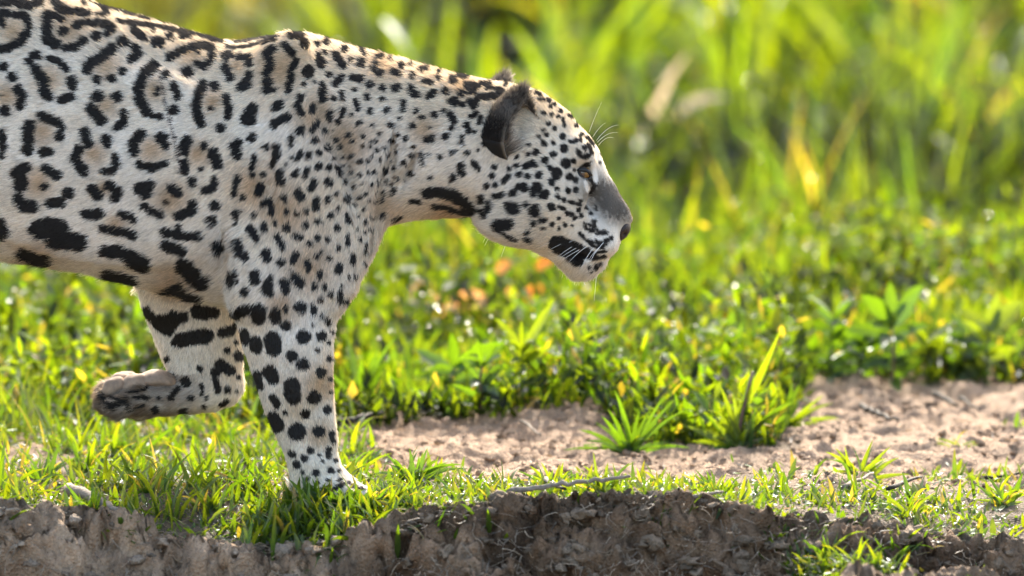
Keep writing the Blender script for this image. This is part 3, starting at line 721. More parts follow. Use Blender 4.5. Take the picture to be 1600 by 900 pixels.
def assemble_jaguar():
    r = np.random.default_rng(3)
    V, Q, N = build_jaguar()
    uv0 = side(V)
    far = (V[:, 1] > 0.03) & (uv0[:, 1] > 440) & (V[:, 0] > 0.1) & (V[:, 0] < 0.42)
    far |= (V[:, 1] > 0.07) & (uv0[:, 1] > 400) & (V[:, 0] > 0.1) & (V[:, 0] < 0.40) & (N[:, 1] > -0.9) & (uv0[:, 1] > 470)
    col, uv, b = coat_colour(V, far, r)
    body = jag_part(obj_np('body', V, Q, M_SKIN, jaguar, col))
    # ---- hair roots
    tri = np.vstack([Q[:, [0, 1, 2]], Q[:, [0, 2, 3]]])
    A, B, C = V[tri[:, 0]], V[tri[:, 1]], V[tri[:, 2]]
    cr = np.cross(B - A, C - A); area = np.linalg.norm(cr, axis=1) / 2
    cen = (A + B + C) / 3; cn = cr / (2 * area[:, None] + 1e-15)
    dens = np.where(cn[:, 1] < 0.25, 1.0, 0.22)
    uvc = side(cen)
    dens *= np.where(uvc[:, 0] < -40, 0.13, 1.0)
    dens *= np.where((uvc[:, 0] > 740) & (uvc[:, 0] < 1000), 1.9, 1.0)
    n = 460000
    p = area * dens; p /= p.sum()
    ti = np.repeat(np.arange(len(tri)), r.multinomial(n, p))
    u, v = r.random(n), r.random(n); fl = u + v > 1; u[fl], v[fl] = 1 - u[fl], 1 - v[fl]
    R = A[ti] + u[:, None] * (B - A)[ti] + v[:, None] * (C - A)[ti]
    w3 = np.stack([1 - u - v, u, v], 1)
    Nn = np.einsum('nk,nkj->nj', w3, N[tri[ti]]); Nn /= np.linalg.norm(Nn, axis=1)[:, None] + 1e-9
    fh = far[tri[ti, 0]]
    Rm = R.copy(); Rm[:, 1] = np.where(fh, R[:, 1], -np.abs(R[:, 1]))
    uvh = side(Rm)
    dd = flow(uvh, fh)
    D = np.stack([dd[:, 0], r.normal(0, .12, n), -dd[:, 1]], 1)
    D -= Nn * np.sum(D * Nn, 1)[:, None]; D /= np.linalg.norm(D, axis=1)[:, None] + 1e-9
    x, y = uvh[:, 0], uvh[:, 1]
    Ln = np.full(n, 0.0125)
    Ln = np.where(x > 740, 0.0095, Ln)
    Ln = np.where(x > 860, 0.0062, Ln)
    Ln = np.where(x > 930, np.where(y < 355, 0.0035, 0.005), Ln)
    Ln = np.where((x > 862) & (y > 400), 0.010, Ln)
    Ln = np.where((x > 875) & (y > 422), 0.0115, Ln)
    Ln = np.where((x > 595) & (x < 860) & (y > 300), 0.013, Ln)
    Ln = np.where((y > 500) & (x > 300) & (x < 620), 0.0085, Ln)
    Ln = np.where((y > 690) & (x > 400), 0.0075, Ln)
    bel = np.interp(x, [0, 135, 250, 350], [400, 421, 449, 474])
    Ln = np.where((x < 350) & (y > bel - 45) & ~fh, 0.016, Ln)
    Ln = np.where((x < 350) & (y > bel - 15) & ~fh, 0.022, Ln)
    Ln = np.where((np.abs(x - 350) < 22) & (y > 340) & (y < 480) & ~fh, 0.02, Ln)
    Ln = np.where(fh, 0.009, Ln)
    Ln = np.where(fh & (y > 580) & (x < 230), 0.015, Ln)
    Ln *= r.uniform(0.65, 1.25, n)
    # no hair on the nose leather, in the eyes or on the pads
    keep = ~(((x - 975) / 13) ** 2 + ((y - 360) / 15) ** 2 < 1)
    keep &= ~(((x - 913) / 8) ** 2 + ((y - 270) / 7) ** 2 < 1)
    Rad = np.where(x < -40, 0.0009, np.where(x > 740, 0.00026, 0.00036)) * r.uniform(0.7, 1.2, n)
    cc, _, bb = coat_colour(R + D * (0.55 * Ln)[:, None], fh, r)
    cc = cc * (1 + r.normal(0, 0.17, n))[:, None] * (1 - 0.10 * np.maximum(0, noise3(R, 120, 51)))[:, None]
    side_ = np.cross(Nn, D)
    stx = np.stack([np.sum(R * D, 1) * 55, np.sum(R * side_, 1) * 330, R[:, 0] * 6], 1)
    cc = cc * (1 + 0.24 * noise3(stx, 1.0, 52) + 0.12 * noise3(stx * np.array([2, .45, 1]), 1.0, 53))[:, None]  # shade between hair clumps put into the colour as streaks along the lie
    cc = np.clip(cc, 0.004, 0.9)
    lift = np.where(x > 900, 0.28, 0.36) + r.normal(0, 0.08, n)
    clump = np.stack([noise3(R, 110, 61), noise3(R, 110, 62), noise3(R, 110, 63)], 1)
    D = D + 0.18 * clump; D -= Nn * np.sum(D * Nn, 1)[:, None]; D /= np.linalg.norm(D, axis=1)[:, None] + 1e-9
    k = keep
    (make_fur('fur', body, R[k], Nn[k], D[k], Ln[k], cc[k], Rad[k], lift[k], r))

    # ---- ears: curled cups
    def ear(s):
        Yc = -0.084 if s < 0 else 0.072
        nu, nv = 40, 22
        base = W(797 if s < 0 else 778, 246 if s < 0 else 238, 0)
        base = np.array([base[0], Yc, base[2]])
        lean = np.array([0.020 if s < 0 else 0.012, -0.004 * (1 if s < 0 else -1), 0])
        H = 0.110 if s < 0 else 0.113
        Vo, Vi, cols_o, cols_i = [], [], [], []
        for j in range(nv + 1):
            t = j / nv
            rr = 0.045 * math.sin(math.pi / 2 * min(1, 0.30 + t / 0.38 * 0.7)) * (1 - 0.14 * t) * math.sqrt(max(0.0, 1 - max(0, (t - 0.45) / 0.55) ** 2.4)) + 0.001
            rr = float(np.interp(t, [0, .15, .35, .55, .75, .9, .97, 1], [.016, .040, .055, .049, .036, .025, .015, .004] if s < 0 else [.030, .043, .049, .044, .034, .024, .014, .004]))
            span = rad(118 - 14 * t)
            for i in range(nu + 1):
                q = i / nu * 2 - 1
                ang = rad(143) + q * span
                ca, sa = math.cos(ang), math.sin(ang) * (1 if s < 0 else -1)
                drop = -0.020 * abs(q) ** 2 * t
                po = base + lean * t * t + np.array([ca * rr, sa * rr, H * t + drop])
                th = 0.004
                pi = po - np.array([ca, sa, 0]) * th
                Vo.append(po); Vi.append(pi)
                tip = sstep(0.62, 0.85, t)
                bk = np.array([0.012, 0.011, 0.011]) * (1 - tip) + np.array([0.21, 0.195, 0.18]) * tip
                edge = sstep(0.94, 1.0, abs(q))
                cols_o.append(bk * (1 - edge * .6) + np.array([0.30, 0.26, 0.21]) * edge * .6)
                inn = np.array([0.19, 0.18, 0.172]) * (1.0 if t < .35 else .8) * (0.75 + 0.8 * max(0, q if s < 0 else -q) ) 
                cols_i.append(inn)
        m = (nu + 1) * (nv + 1)
        f = []
        for j in range(nv):
            for i in range(nu):
                a = j * (nu + 1) + i
                f.append((a, a + 1, a + nu + 2, a + nu + 1) if s > 0 else (a, a + nu + 1, a + nu + 2, a + 1))
                b_ = a + m
                f.append((b_, b_ + nu + 1, b_ + nu + 2, b_ + 1) if s > 0 else (b_, b_ + 1, b_ + nu + 2, b_ + nu + 1))
            for i in (0, nu):
                a = j * (nu + 1) + i
                f.append((a, a + nu + 1, a + nu + 1 + m, a + m))
        VV = np.array(Vo + Vi); CC = np.array(cols_o + cols_i)
        ear_o = jag_part(pyobj('ear', VV, f, M_SKIN, jaguar, cols=CC))
        # ear hair
        Vo, Vi = np.array(Vo).reshape(nv + 1, nu + 1, 3), np.array(Vi).reshape(nv + 1, nu + 1, 3)
        Co, Ci = np.array(cols_o).reshape(nv + 1, nu + 1, 3), np.array(cols_i).reshape(nv + 1, nu + 1, 3)
        for nm, G, Cg, cnt, ln, inside in (('outer_ear_hair', Vo, Co, 13000, 0.008, False), ('inner_ear_hair', Vi, Ci, 15000, 0.022, True)):
            if s > 0: cnt //= 3
            tj, ti_ = r.random(cnt) * nv * 0.999, r.random(cnt) * nu * 0.999
            if inside:
                tj = r.random(cnt) ** 1.2 * nv * 0.999
            j, i = tj.astype(int), ti_.astype(int)
            fj, fi = (tj - j)[:, None], (ti_ - i)[:, None]
            bl = lambda Gx: Gx[j, i] * (1 - fj) * (1 - fi) + Gx[j + 1, i] * fj * (1 - fi) + Gx[j, i + 1] * (1 - fj) * fi + Gx[j + 1, i + 1] * fj * fi
            P = bl(G); c = bl(Cg)
            nn = P - (base + lean * (fj * 0 + (tj / nv)[:, None] ** 2)); nn[:, 2] = 0
            nn /= np.linalg.norm(nn, axis=1)[:, None] + 1e-9
            if inside: nn = -nn
            dirn = np.array([0.25, 0, 1.0]) if not inside else np.array([0.55, -0.25 if s < 0 else 0.25, 0.75])
            Dh = np.repeat(dirn[None], cnt, 0) + r.normal(0, .2, (cnt, 3))
            Dh -= nn * np.sum(Dh * nn, 1)[:, None]; Dh /= np.linalg.norm(Dh, axis=1)[:, None] + 1e-9
            L_ = ln * r.uniform(.6, 1.3, cnt)
            if inside:
                low = np.clip(1 - tj / nv * 1.5, 0, 1)
                c = c * (0.6 + 3.4 * r.random(cnt) ** 2 * (0.30 + low))[:, None]
                L_ *= 0.8 + 0.7 * low
            (make_fur(nm, ear_o, P, nn, Dh, L_, np.clip(c, .006, .8), np.full(cnt, 0.00034), np.full(cnt, 0.35 if not inside else 0.6), r))
    ear(-1); ear(1)

    # ---- eyes
    m_eye, nt, out = newmat('amber_eye')
    at = nd(nt, 'ShaderNodeAttribute', attribute_name='col')
    p_ = nd(nt, 'ShaderNodeBsdfPrincipled'); p_.inputs['Roughness'].default_value = 0.06; p_.inputs['Coat Weight'].default_value = 0.6
    nt.links.new(at.outputs['Color'], p_.inputs['Base Color']); nt.links.new(p_.outputs[0], out.inputs[0])
    m_lid = simple('eyelid_skin', (0.012, 0.011, 0.011), 0.5, 0.2, 200, 0.1)
    for s in (-1, 1):
        c = W(912, 269.5, -0.0545); c[1] = s * 0.0545
        look = np.array([0.80, s * 0.58, -0.12]); look /= np.linalg.norm(look)
        Ve, fe = ball(c, (.0115,) * 3, 28, 18)
        dv = (Ve - c) / .0115 @ look
        ce = np.where((dv > 0.955)[:, None], np.array([[.008, .007, .006]]), np.where((dv > 0.62)[:, None], np.array([[.17, .085, .022]]), np.array([[.07, .05, .04]])))
        eye_o = jag_part(pyobj('eye', Ve, fe, m_eye, jaguar, cols=ce))
        # dark lids
        for up, (pts) in ((1, [(901, 266), (906, 265), (913, 265.5), (920, 269), (925, 275)]), (-1, [(902, 266), (905, 273), (910, 279), (917, 281.5), (925, 277)])):
            pp = []
            for px, py in pts:
                q = W(px, py, -0.064); q[1] = s * (0.064 - 0.00022 * max(0, px - 912) ** 1.2)
                pp.append(q)
            tv, tf = tube(pp, [.0015, .0034, .0042, .0036, .0016] if up > 0 else [.0012, .0018, .002, .0022, .0012], 6)
            pyobj('eyelid', tv, tf, m_lid, eye_o)
    # ---- nose leather
    m_nose = simple('nose_leather', (0.026, 0.016, 0.014), 0.55, 0.35, 420, 0.9, 0.35, 0.0012)
    c = W(971.5, 359, 0)
    def nf(v):
        a = 1.0
        for s in (-1, 1):                                      # nostrils
            a -= 0.42 * math.exp(-((v[0] - 0.45) ** 2 / .10 + (v[1] - s * 0.72) ** 2 / .06 + (v[2] + 0.15) ** 2 / .05))
        a -= 0.18 * math.exp(-(v[1] ** 2 / .006)) * (v[0] > 0) * (v[2] < 0.1)
        return a
    nv_, nf_ = ball(c, (.0125, .0235, .0190), 44, 30, rotY(-28), nf)
    jag_part(pyobj('nose', nv_, nf_, m_nose, jaguar))
    # ---- paw pads of the lifted foot
    m_pad = simple('dusty_paw_pad', (0.30, 0.23, 0.18), 0.85, 0.3, 90, 0.6, 0.2, 0.002)
    for px, py, Y, rr, rot in [(249, 592, .112, (.033, .033, .014), 4), (210, 600, .10, (.026, .02, .016), -22), (178, 604, .098, (.020, .016, .0145), -30), (188, 596, .135, (.020, .017, .014), -20), (196, 592, .165, (.019, .016, .013), -15)]:
        bv, bf = ball(W(px, py, Y), rr, 22, 14, rotY(-rot), lambda v: 1 + 0.05 * math.sin(5 * v[0] + 3 * v[2]))
        bv += 0.0015 * noise3(bv, 90, 77)[:, None]
        jag_part(pyobj('paw_pad', bv, bf, m_pad, jaguar))
    # ---- whiskers
    m_wh = simple('white_whisker', (0.75, 0.74, 0.70), 0.4, 0.05, 50, 0, 0.4)
    def wk(ax, ay, bx, by, bend, Y0, Y1, rr=.00055):
        a, b_ = W(ax, ay, Y0), W(bx, by, Y1)
        pts = []
        for t in np.linspace(0, 1, 8):
            q = a + (b_ - a) * t
            q[2] += bend * 4 * t * (1 - t)
            pts.append(q)
        tv, tf = tube(pts, np.linspace(rr, rr * .3, 8), 5)
        jag_part(pyobj('whisker', tv, tf, m_wh, jaguar))
    Z6 = lambda x_, y_: (600 + x_ / 3.6, 240 + y_ / 3.6)
    for ax, ay, bx, by, bd in [(1100, 455, 872, 527, .003), (1110, 470, 930, 542, .002), (1130, 490, 970, 588, .003), (1140, 505, 982, 594, .002), (1140, 520, 1000, 600, .001), (1165, 510, 1036, 615, .003), (1185, 525, 1108, 645, .003), (1195, 545, 1160, 610, .001), (1215, 525, 1150, 600, .002), (1235, 500, 1190, 560, .001), (1120, 440, 990, 470, .002), (1150, 470, 1040, 500, .002)]:
        wk(*Z6(ax, ay), *Z6(bx, by), bd, -.058, -.085)
    for ax, ay, bx, by in [(785, 385, 708, 472), (600, 432, 556, 500), (612, 440, 566, 518), (1195, 690, 1182, 830), (690, 500, 660, 580)]:
        wk(*Z6(ax, ay), *Z6(bx, by), .001, -.06 if ay < 600 else -.01, -.07 if ay < 600 else -.01, .0004)
    for k in range(14):
        a = r.uniform(0, 1)
        ax, ay = np.interp(a, [0, .4, .7, 1], [880, 905, 930, 944]), np.interp(a, [0, .4, .7, 1], [424, 436, 430, 410])
        wk(ax, ay, ax + r.uniform(-6, 7), ay + r.uniform(7, 13), 0, r.uniform(-.02, .02), r.uniform(-.02, .02), .00035)
    Z5 = lambda x_, y_: (600 + x_ / 3.6, 60 + y_ / 3.6)
    for ax, ay, bx, by, bd in [(1155, 525, 1225, 358, .002), (1175, 555, 1247, 475, .003), (1195, 575, 1322, 487, .006), (1200, 585, 1315, 530, .005), (1208, 600, 1292, 560, .005)]:
        wk(*Z5(ax, ay), *Z5(bx, by), bd, -.02, -.05, .0004)

assemble_jaguar()
# ------------------------------------------------------------------ ground: sandy bank, broken edge, field behind
EDGE = np.array([(-900, 780), (-200, 778), (0, 780), (100, 798), (186, 824), (240, 832), (340, 848), (420, 854), (560, 850), (610, 830), (660, 806), (732, 793), (870, 791), (969, 787), (1070, 792), (1161, 808), (1229, 820), (1330, 833), (1431, 846), (1546, 862), (1700, 872), (2600, 880)], float)

def px_of(X, Y):
    return 800 + (X - 0.8) * FPX / (12.0 + Y)

def edge_y(X):
    P = np.stack([X, X * 0, X * 0 + 3.3], -1)
    return -0.36 + 0.030 * noise3(P, 4, 90) + 0.016 * noise3(P, 13, 91) + 0.008 * noise3(P, 40, 92)

_ex = np.linspace(-1.2, 2.8, 500)
_ey = edge_y(_ex)
_ez = np.array([W(px, np.interp(px, EDGE[:, 0], EDGE[:, 1]), yv)[2] for px, yv in zip(px_of(_ex, _ey), _ey)])

def ground_z(X, Y, fine=True):
    X, Y = np.broadcast_arrays(np.asarray(X, float), np.asarray(Y, float))
    P = np.stack([X, Y, 0 * X], -1)
    ye, ze = np.interp(X, _ex, _ey), np.interp(X, _ex, _ez)
    ze = ze * sstep(-0.02, -0.36, Y)
    z = ze + 0.012 * noise3(P, 3.1, 1) * sstep(6, 0.3, np.abs(Y)) + 0.04 * noise3(P, 0.7, 2) * sstep(0.6, 3, Y)
    px = px_of(X, Y)
    # a low bank of sand behind the foreleg
    z = z + 0.040 * sstep(0.35, 0.85, Y + 0.08 * noise3(P, 6, 5)) * sstep(0.40, 0.58, X) * sstep(1.08, 0.92, X) * sstep(1.6, 1.1, Y)
    z = z - 0.012 * sstep(0.05, 0.3, Y) * sstep(0.6, 0.3, Y) * sstep(0.45, 0.6, X)
    z = z + 0.03 * sstep(0.5, 1.3, Y) * sstep(1.15, 1.35, X) * (0.6 + 0.5 * noise3(P, 4, 6))
    z = z + 0.015 * np.exp(-((X - .52) / .11) ** 2 - ((Y + .20) / .085) ** 2)
    sandy = sand_mask(X, Y)
    if fine:
        rid = 1 - np.abs(noise3(P, 26, 8))
        z = z + sandy * (0.009 * fbm(P, 17, 3, 7) + 0.009 * rid ** 2 * (noise3(P, 9, 12) > -0.2) + 0.0022 * noise3(P, 110, 9) + 0.0012 * noise3(P, 230, 13))
        z = z + (1 - sandy) * 0.006 * fbm(P, 14, 4, 10) * sstep(5, 1, Y)
    # broken face
    d = ye - Y
    low = sstep(1.16, 1.30, X)                  # at the far right a lower shelf lies in front
    drop = (0.035 * sstep(-0.01, 0.03, d) + 0.20 * np.clip((d - .01) / .24, 0, 1) + 0.5 * sstep(0.2, 3.0, d)) * (1 - low) + low * (0.05 * sstep(-0.01, 0.06, d) - 0.018 * sstep(0.06, 0.2, d) + 0.6 * sstep(0.42, 2.5, d))
    return z - drop

def sand_mask(X, Y):
    P = np.stack([X, Y, 0 * X], -1)
    w = 0.10 * noise3(P, 5, 20) + 0.05 * noise3(P, 16, 21)
    a = sstep(0.46, 0.56, X + w * .6) * sstep(0.10, 0.2, Y + w) * sstep(0.98, 0.80, Y + w) * sstep(1.25, 1.12, X)
    b = sstep(1.10, 1.22, X + w) * sstep(-0.02, 0.10, Y + w * 1.2) * sstep(1.95, 1.75, Y + w)
    c = np.exp(-(((X - 0.02) / .07) ** 2 + ((Y - .55) / .16) ** 2)) + np.exp(-(((X - 0.28) / .10) ** 2 + ((Y - .78) / .13) ** 2))
    return np.clip(np.maximum(np.maximum(a, b), 0.9 * c), 0, 1)

def build_ground():
    def grow(a, n, f, s):
        o, st = [], s
        for _ in range(n):
            a = a + st; st *= f; o.append(a)
        return o
    xd = list(np.arange(-0.30, 1.95, 0.0047))
    xs = sorted([-v for v in grow(0.30, 26, 1.28, 0.02)]) + xd + grow(xd[-1], 26, 1.28, 0.02)
    yd = list(np.arange(-0.70, -0.20, 0.0036)) + list(np.arange(-0.20, 1.1, 0.0062)) + list(np.arange(1.1, 2.4, 0.016))
    ys = sorted([-v for v in grow(0.70, 30, 1.17, 0.015)]) + yd + grow(yd[-1], 40, 1.13, 0.03)
    X, Y = np.meshgrid(np.array(xs), np.array(ys))
    Z = ground_z(X, Y)
    P = np.stack([X, Y, Z], -1)
    ye = np.interp(X, _ex, _ey); d = ye - Y
    near = sstep(-0.05, 0.0, d) * sstep(0.9, 0.4, d) * sstep(2.4, 2.0, np.abs(X - .8))
    S = np.stack([X, Y * 0.6, Z * 1.25], -1)
    r1 = 1 - np.abs(noise3(S, 9, 30)); r2 = 1 - np.abs(noise3(S, 22, 31)); r3 = fbm(S, 55, 3, 32)
    cav = sstep(0.05, 0.5, noise3(S, 6.5, 34)) * sstep(0.03, 0.10, d)
    P[..., 1] -= near * (0.030 * (r1 - .6) + 0.016 * (r2 - .6) + 0.008 * r3 - 0.10 * cav)
    P[..., 2] += near * (0.012 * (r2 - .6) + 0.007 * r3 + 0.003 * noise3(S, 150, 36))
    crack = sstep(0.10, 0.0, np.abs(noise3(S, 13, 37) + .25 * r3)) * near
    step = np.floor(6 * (noise3(S, 17, 38) + .3 * r3)) / 6
    P[..., 1] += crack * 0.016 - near * 0.010 * step
    P[..., 2] -= near * (0.07 * cav)
    # chunks of broken earth
    wx, wy = X + .012 * noise3(S, 30, 46), d + .012 * noise3(S, 30, 47)
    chunk = np.zeros_like(X); gap = np.zeros_like(X)
    for fq, am in ((7, .022), (17, .012), (41, .008), (95, .0045)):
        f1, f2, iv = worley(wx, wy * 1.3, fq, int(fq))
        cr = sstep(0.0, 0.16, f2 - f1)
        chunk += am * ((iv - .5) * 1.5 * cr - .45 * (1 - cr) + .5 * (1 - f1) * cr)
        gap = np.maximum(gap, (1 - cr) * (fq < 50))
    P[..., 2] += near * chunk
    P[..., 1] -= near * chunk * .5
    sm_ = sand_mask(X, Y) * (1 - near)
    f1, f2, iv = worley(X + .02 * noise3(S, 12, 48), Y * .8, 26, 5)
    g1, g2, iw = worley(X + .01 * noise3(S, 40, 49), Y, 75, 6)
    P[..., 2] += sm_ * (.011 * (iv - .5) * sstep(0, .2, f2 - f1) + .006 * (iw - .5) * sstep(0, .2, g2 - g1)) * sstep(-.5, .3, noise3(S, 5, 50))
    # colours of the soils
    sand = np.array([0.325, 0.225, 0.152]); soil = np.array([0.13, 0.10, 0.07]); clay = np.array([0.41, 0.285, 0.19]); humus = np.array([0.20, 0.128, 0.078]); green = np.array([0.05, 0.07, 0.02])
    sm = sand_mask(X, Y)[..., None]
    c = soil + (sand - soil) * sm
    c = c + (green - c) * (sstep(1.8, 3.5, Y) * 0.75)[..., None]
    olive = np.array([0.20, 0.18, 0.12])
    c = c + (olive - c) * (sstep(9, 13, Y) * 0.7)[..., None]
    face = sstep(-0.035, 0.01, d + 0.02 * noise3(P, 20, 40))
    dark = sstep(0.50, 0.62, X + 0.05 * noise3(P, 8, 41)) * sstep(1.62, 1.5, X)
    dark = np.clip(dark - 0.45 * sstep(0.05, 0.5, noise3(S, 11, 43)), 0, 1)
    fc = clay + (humus - clay) * dark[..., None]
    fc = fc * (1 - 0.45 * sstep(-.1, .5, noise3(S, 24, 42))[..., None]) * (1 + .35 * noise3(S, 7, 57))[..., None]
    c = c + (fc - c) * face[..., None]
    shelf = (sstep(1.2, 1.3, X) * sstep(0.08, 0.2, d))[..., None]
    c = c + (np.array([0.27, 0.195, 0.135]) - c) * shelf
    c = c * (1 + 0.16 * noise3(P, 45, 44) + 0.10 * noise3(P, 160, 45))[..., None]
    ny_, nx_ = X.shape
    idx = np.arange(nx_ * ny_).reshape(ny_, nx_)
    Q = np.stack([idx[:-1, :-1], idx[:-1, 1:], idx[1:, 1:], idx[1:, :-1]], -1).reshape(-1, 4)
    m, nt, out = newmat('bank_soil')
    at = nd(nt, 'ShaderNodeAttribute', attribute_name='col')
    tc = nd(nt, 'ShaderNodeTexCoord')
    n1 = nd(nt, 'ShaderNodeTexNoise'); n1.inputs['Scale'].default_value = 260; n1.inputs['Detail'].default_value = 6; n1.inputs['Roughness'].default_value = 0.7
    n2 = nd(nt, 'ShaderNodeTexVoronoi'); n2.inputs['Scale'].default_value = 190
    nt.links.new(tc.outputs['Object'], n1.inputs['Vector']); nt.links.new(tc.outputs['Object'], n2.inputs['Vector'])
    mr = nd(nt, 'ShaderNodeMapRange'); mr.inputs[1].default_value = .3; mr.inputs[2].default_value = .7; mr.inputs[3].default_value = 0.72; mr.inputs[4].default_value = 1.28
    nt.links.new(n1.outputs[0], mr.inputs[0])
    v = nd(nt, 'ShaderNodeVectorMath', operation='SCALE'); nt.links.new(at.outputs['Color'], v.inputs[0]); nt.links.new(mr.outputs[0], v.inputs['Scale'])
    ad = nd(nt, 'ShaderNodeMath', operation='ADD'); nt.links.new(n1.outputs[0], ad.inputs[0]); nt.links.new(n2.outputs[0], ad.inputs[1])
    b = nd(nt, 'ShaderNodeBump'); b.inputs['Strength'].default_value = 0.9; b.inputs['Distance'].default_value = 0.006
    nt.links.new(ad.outputs[0], b.inputs['Height'])
    p = nd(nt, 'ShaderNodeBsdfPrincipled'); p.inputs['Roughness'].default_value = 0.9; p.inputs['Specular IOR Level'].default_value = 0.2
    nt.links.new(v.outputs[0], p.inputs['Base Color']); nt.links.new(b.outputs[0], p.inputs['Normal']); nt.links.new(p.outputs[0], out.inputs[0])
    g = obj_np('ground', P.reshape(-1, 3), Q, m, None, c.reshape(-1, 3))
    tag(g, kind='structure')
    return g, m

ground, M_SOIL = build_ground()

def icos(n, sub=1):
    t = (1 + 5 ** .5) / 2
    v = np.array([(-1, t, 0), (1, t, 0), (-1, -t, 0), (1, -t, 0), (0, -1, t), (0, 1, t), (0, -1, -t), (0, 1, -t), (t, 0, -1), (t, 0, 1), (-t, 0, -1), (-t, 0, 1)], float)
    f = np.array([(0, 11, 5), (0, 5, 1), (0, 1, 7), (0, 7, 10), (0, 10, 11), (1, 5, 9), (5, 11, 4), (11, 10, 2), (10, 7, 6), (7, 1, 8), (3, 9, 4), (3, 4, 2), (3, 2, 6), (3, 6, 8), (3, 8, 9), (4, 9, 5), (2, 4, 11), (6, 2, 10), (8, 6, 7), (9, 8, 1)])
    v /= np.linalg.norm(v[0])
    for _ in range(sub):
        vl = [tuple(x) for x in v]; mid = {}; nf = []
        def mp(a, b):
            k = (min(a, b), max(a, b))
            if k not in mid:
                q = (np.array(vl[a]) + np.array(vl[b])); q /= np.linalg.norm(q); vl.append(tuple(q)); mid[k] = len(vl) - 1
            return mid[k]
        for a, b, c in f:
            ab, bc, ca = mp(a, b), mp(b, c), mp(c, a)
            nf += [(a, ab, ca), (b, bc, ab), (c, ca, bc), (ab, bc, ca)]
        v, f = np.array(vl), np.array(nf)
    return v, f

def lumps(name, P, R, cols, mat, seed, squash=0.75, rough=0.28, sub=1, smooth=False):
    r = np.random.default_rng(seed)
    v, f = icos(1, sub)
    n = len(P)
    d = 1 + rough * noise3(v[None] * 1.3 + r.uniform(0, 60, (n, 1, 3)), 1.4, seed)
    s = R[:, None] * r.uniform(.7, 1.3, (n, 3)) * np.array([1, 1, squash])
    VV = v[None] * d[..., None] * s[:, None, :] + P[:, None, :]
    FF = f[None] + (np.arange(n) * len(v))[:, None, None]
    return obj_np(name, VV.reshape(-1, 3), FF.reshape(-1, 3), mat, None, np.repeat(cols, len(v), 0), smooth)

def scatter_lumps():
    r = np.random.default_rng(21)
    # crumbs on the sand
    X, Y = r.uniform(0.35, 1.95, 30000), r.uniform(0.0, 1.9, 30000)
    k = sand_mask(X, Y) * (0.35 + 0.65 * (noise3(np.stack([X, Y, X * 0], -1), 7, 55) > 0.0)) > r.random(30000) * 2.4
    X, Y = X[k], Y[k]
    R = 0.0012 + 0.006 * r.random(len(X)) ** 5
    c = np.array([0.325, 0.225, 0.152]) * r.uniform(.85, 1.15, (len(X), 1))
    o = lumps('sand_crumbs', np.stack([X, Y, ground_z(X, Y) + R * .35], -1), R, c, M_SOIL, 5, sub=1, rough=.8)
    tag(o, 'loose crumbs of pale dry sand scattered over the bank', 'sand', kind='stuff')
    # clods along the broken edge
    n = 1100
    X = r.uniform(-0.25, 1.75, n); d = r.uniform(-0.06, 0.10, n)
    Y = np.interp(X, _ex, _ey) - d
    R = 0.0012 + 0.013 * r.random(n) ** 6
    Z = ground_z(X, Y) + R * .25
    c = np.where((X > .55)[:, None], np.array([[0.20, 0.15, 0.105]]), np.array([[0.33, 0.255, 0.19]])) * r.uniform(.6, 1.3, (n, 1))
    o = lumps('soil_clods', np.stack([X, Y - .012, Z], -1), R, c, M_SOIL, 6, sub=1, rough=1.0)
    tag(o, 'crumbly brown clods of earth along the broken bank edge', 'soil', kind='stuff')

scatter_lumps()
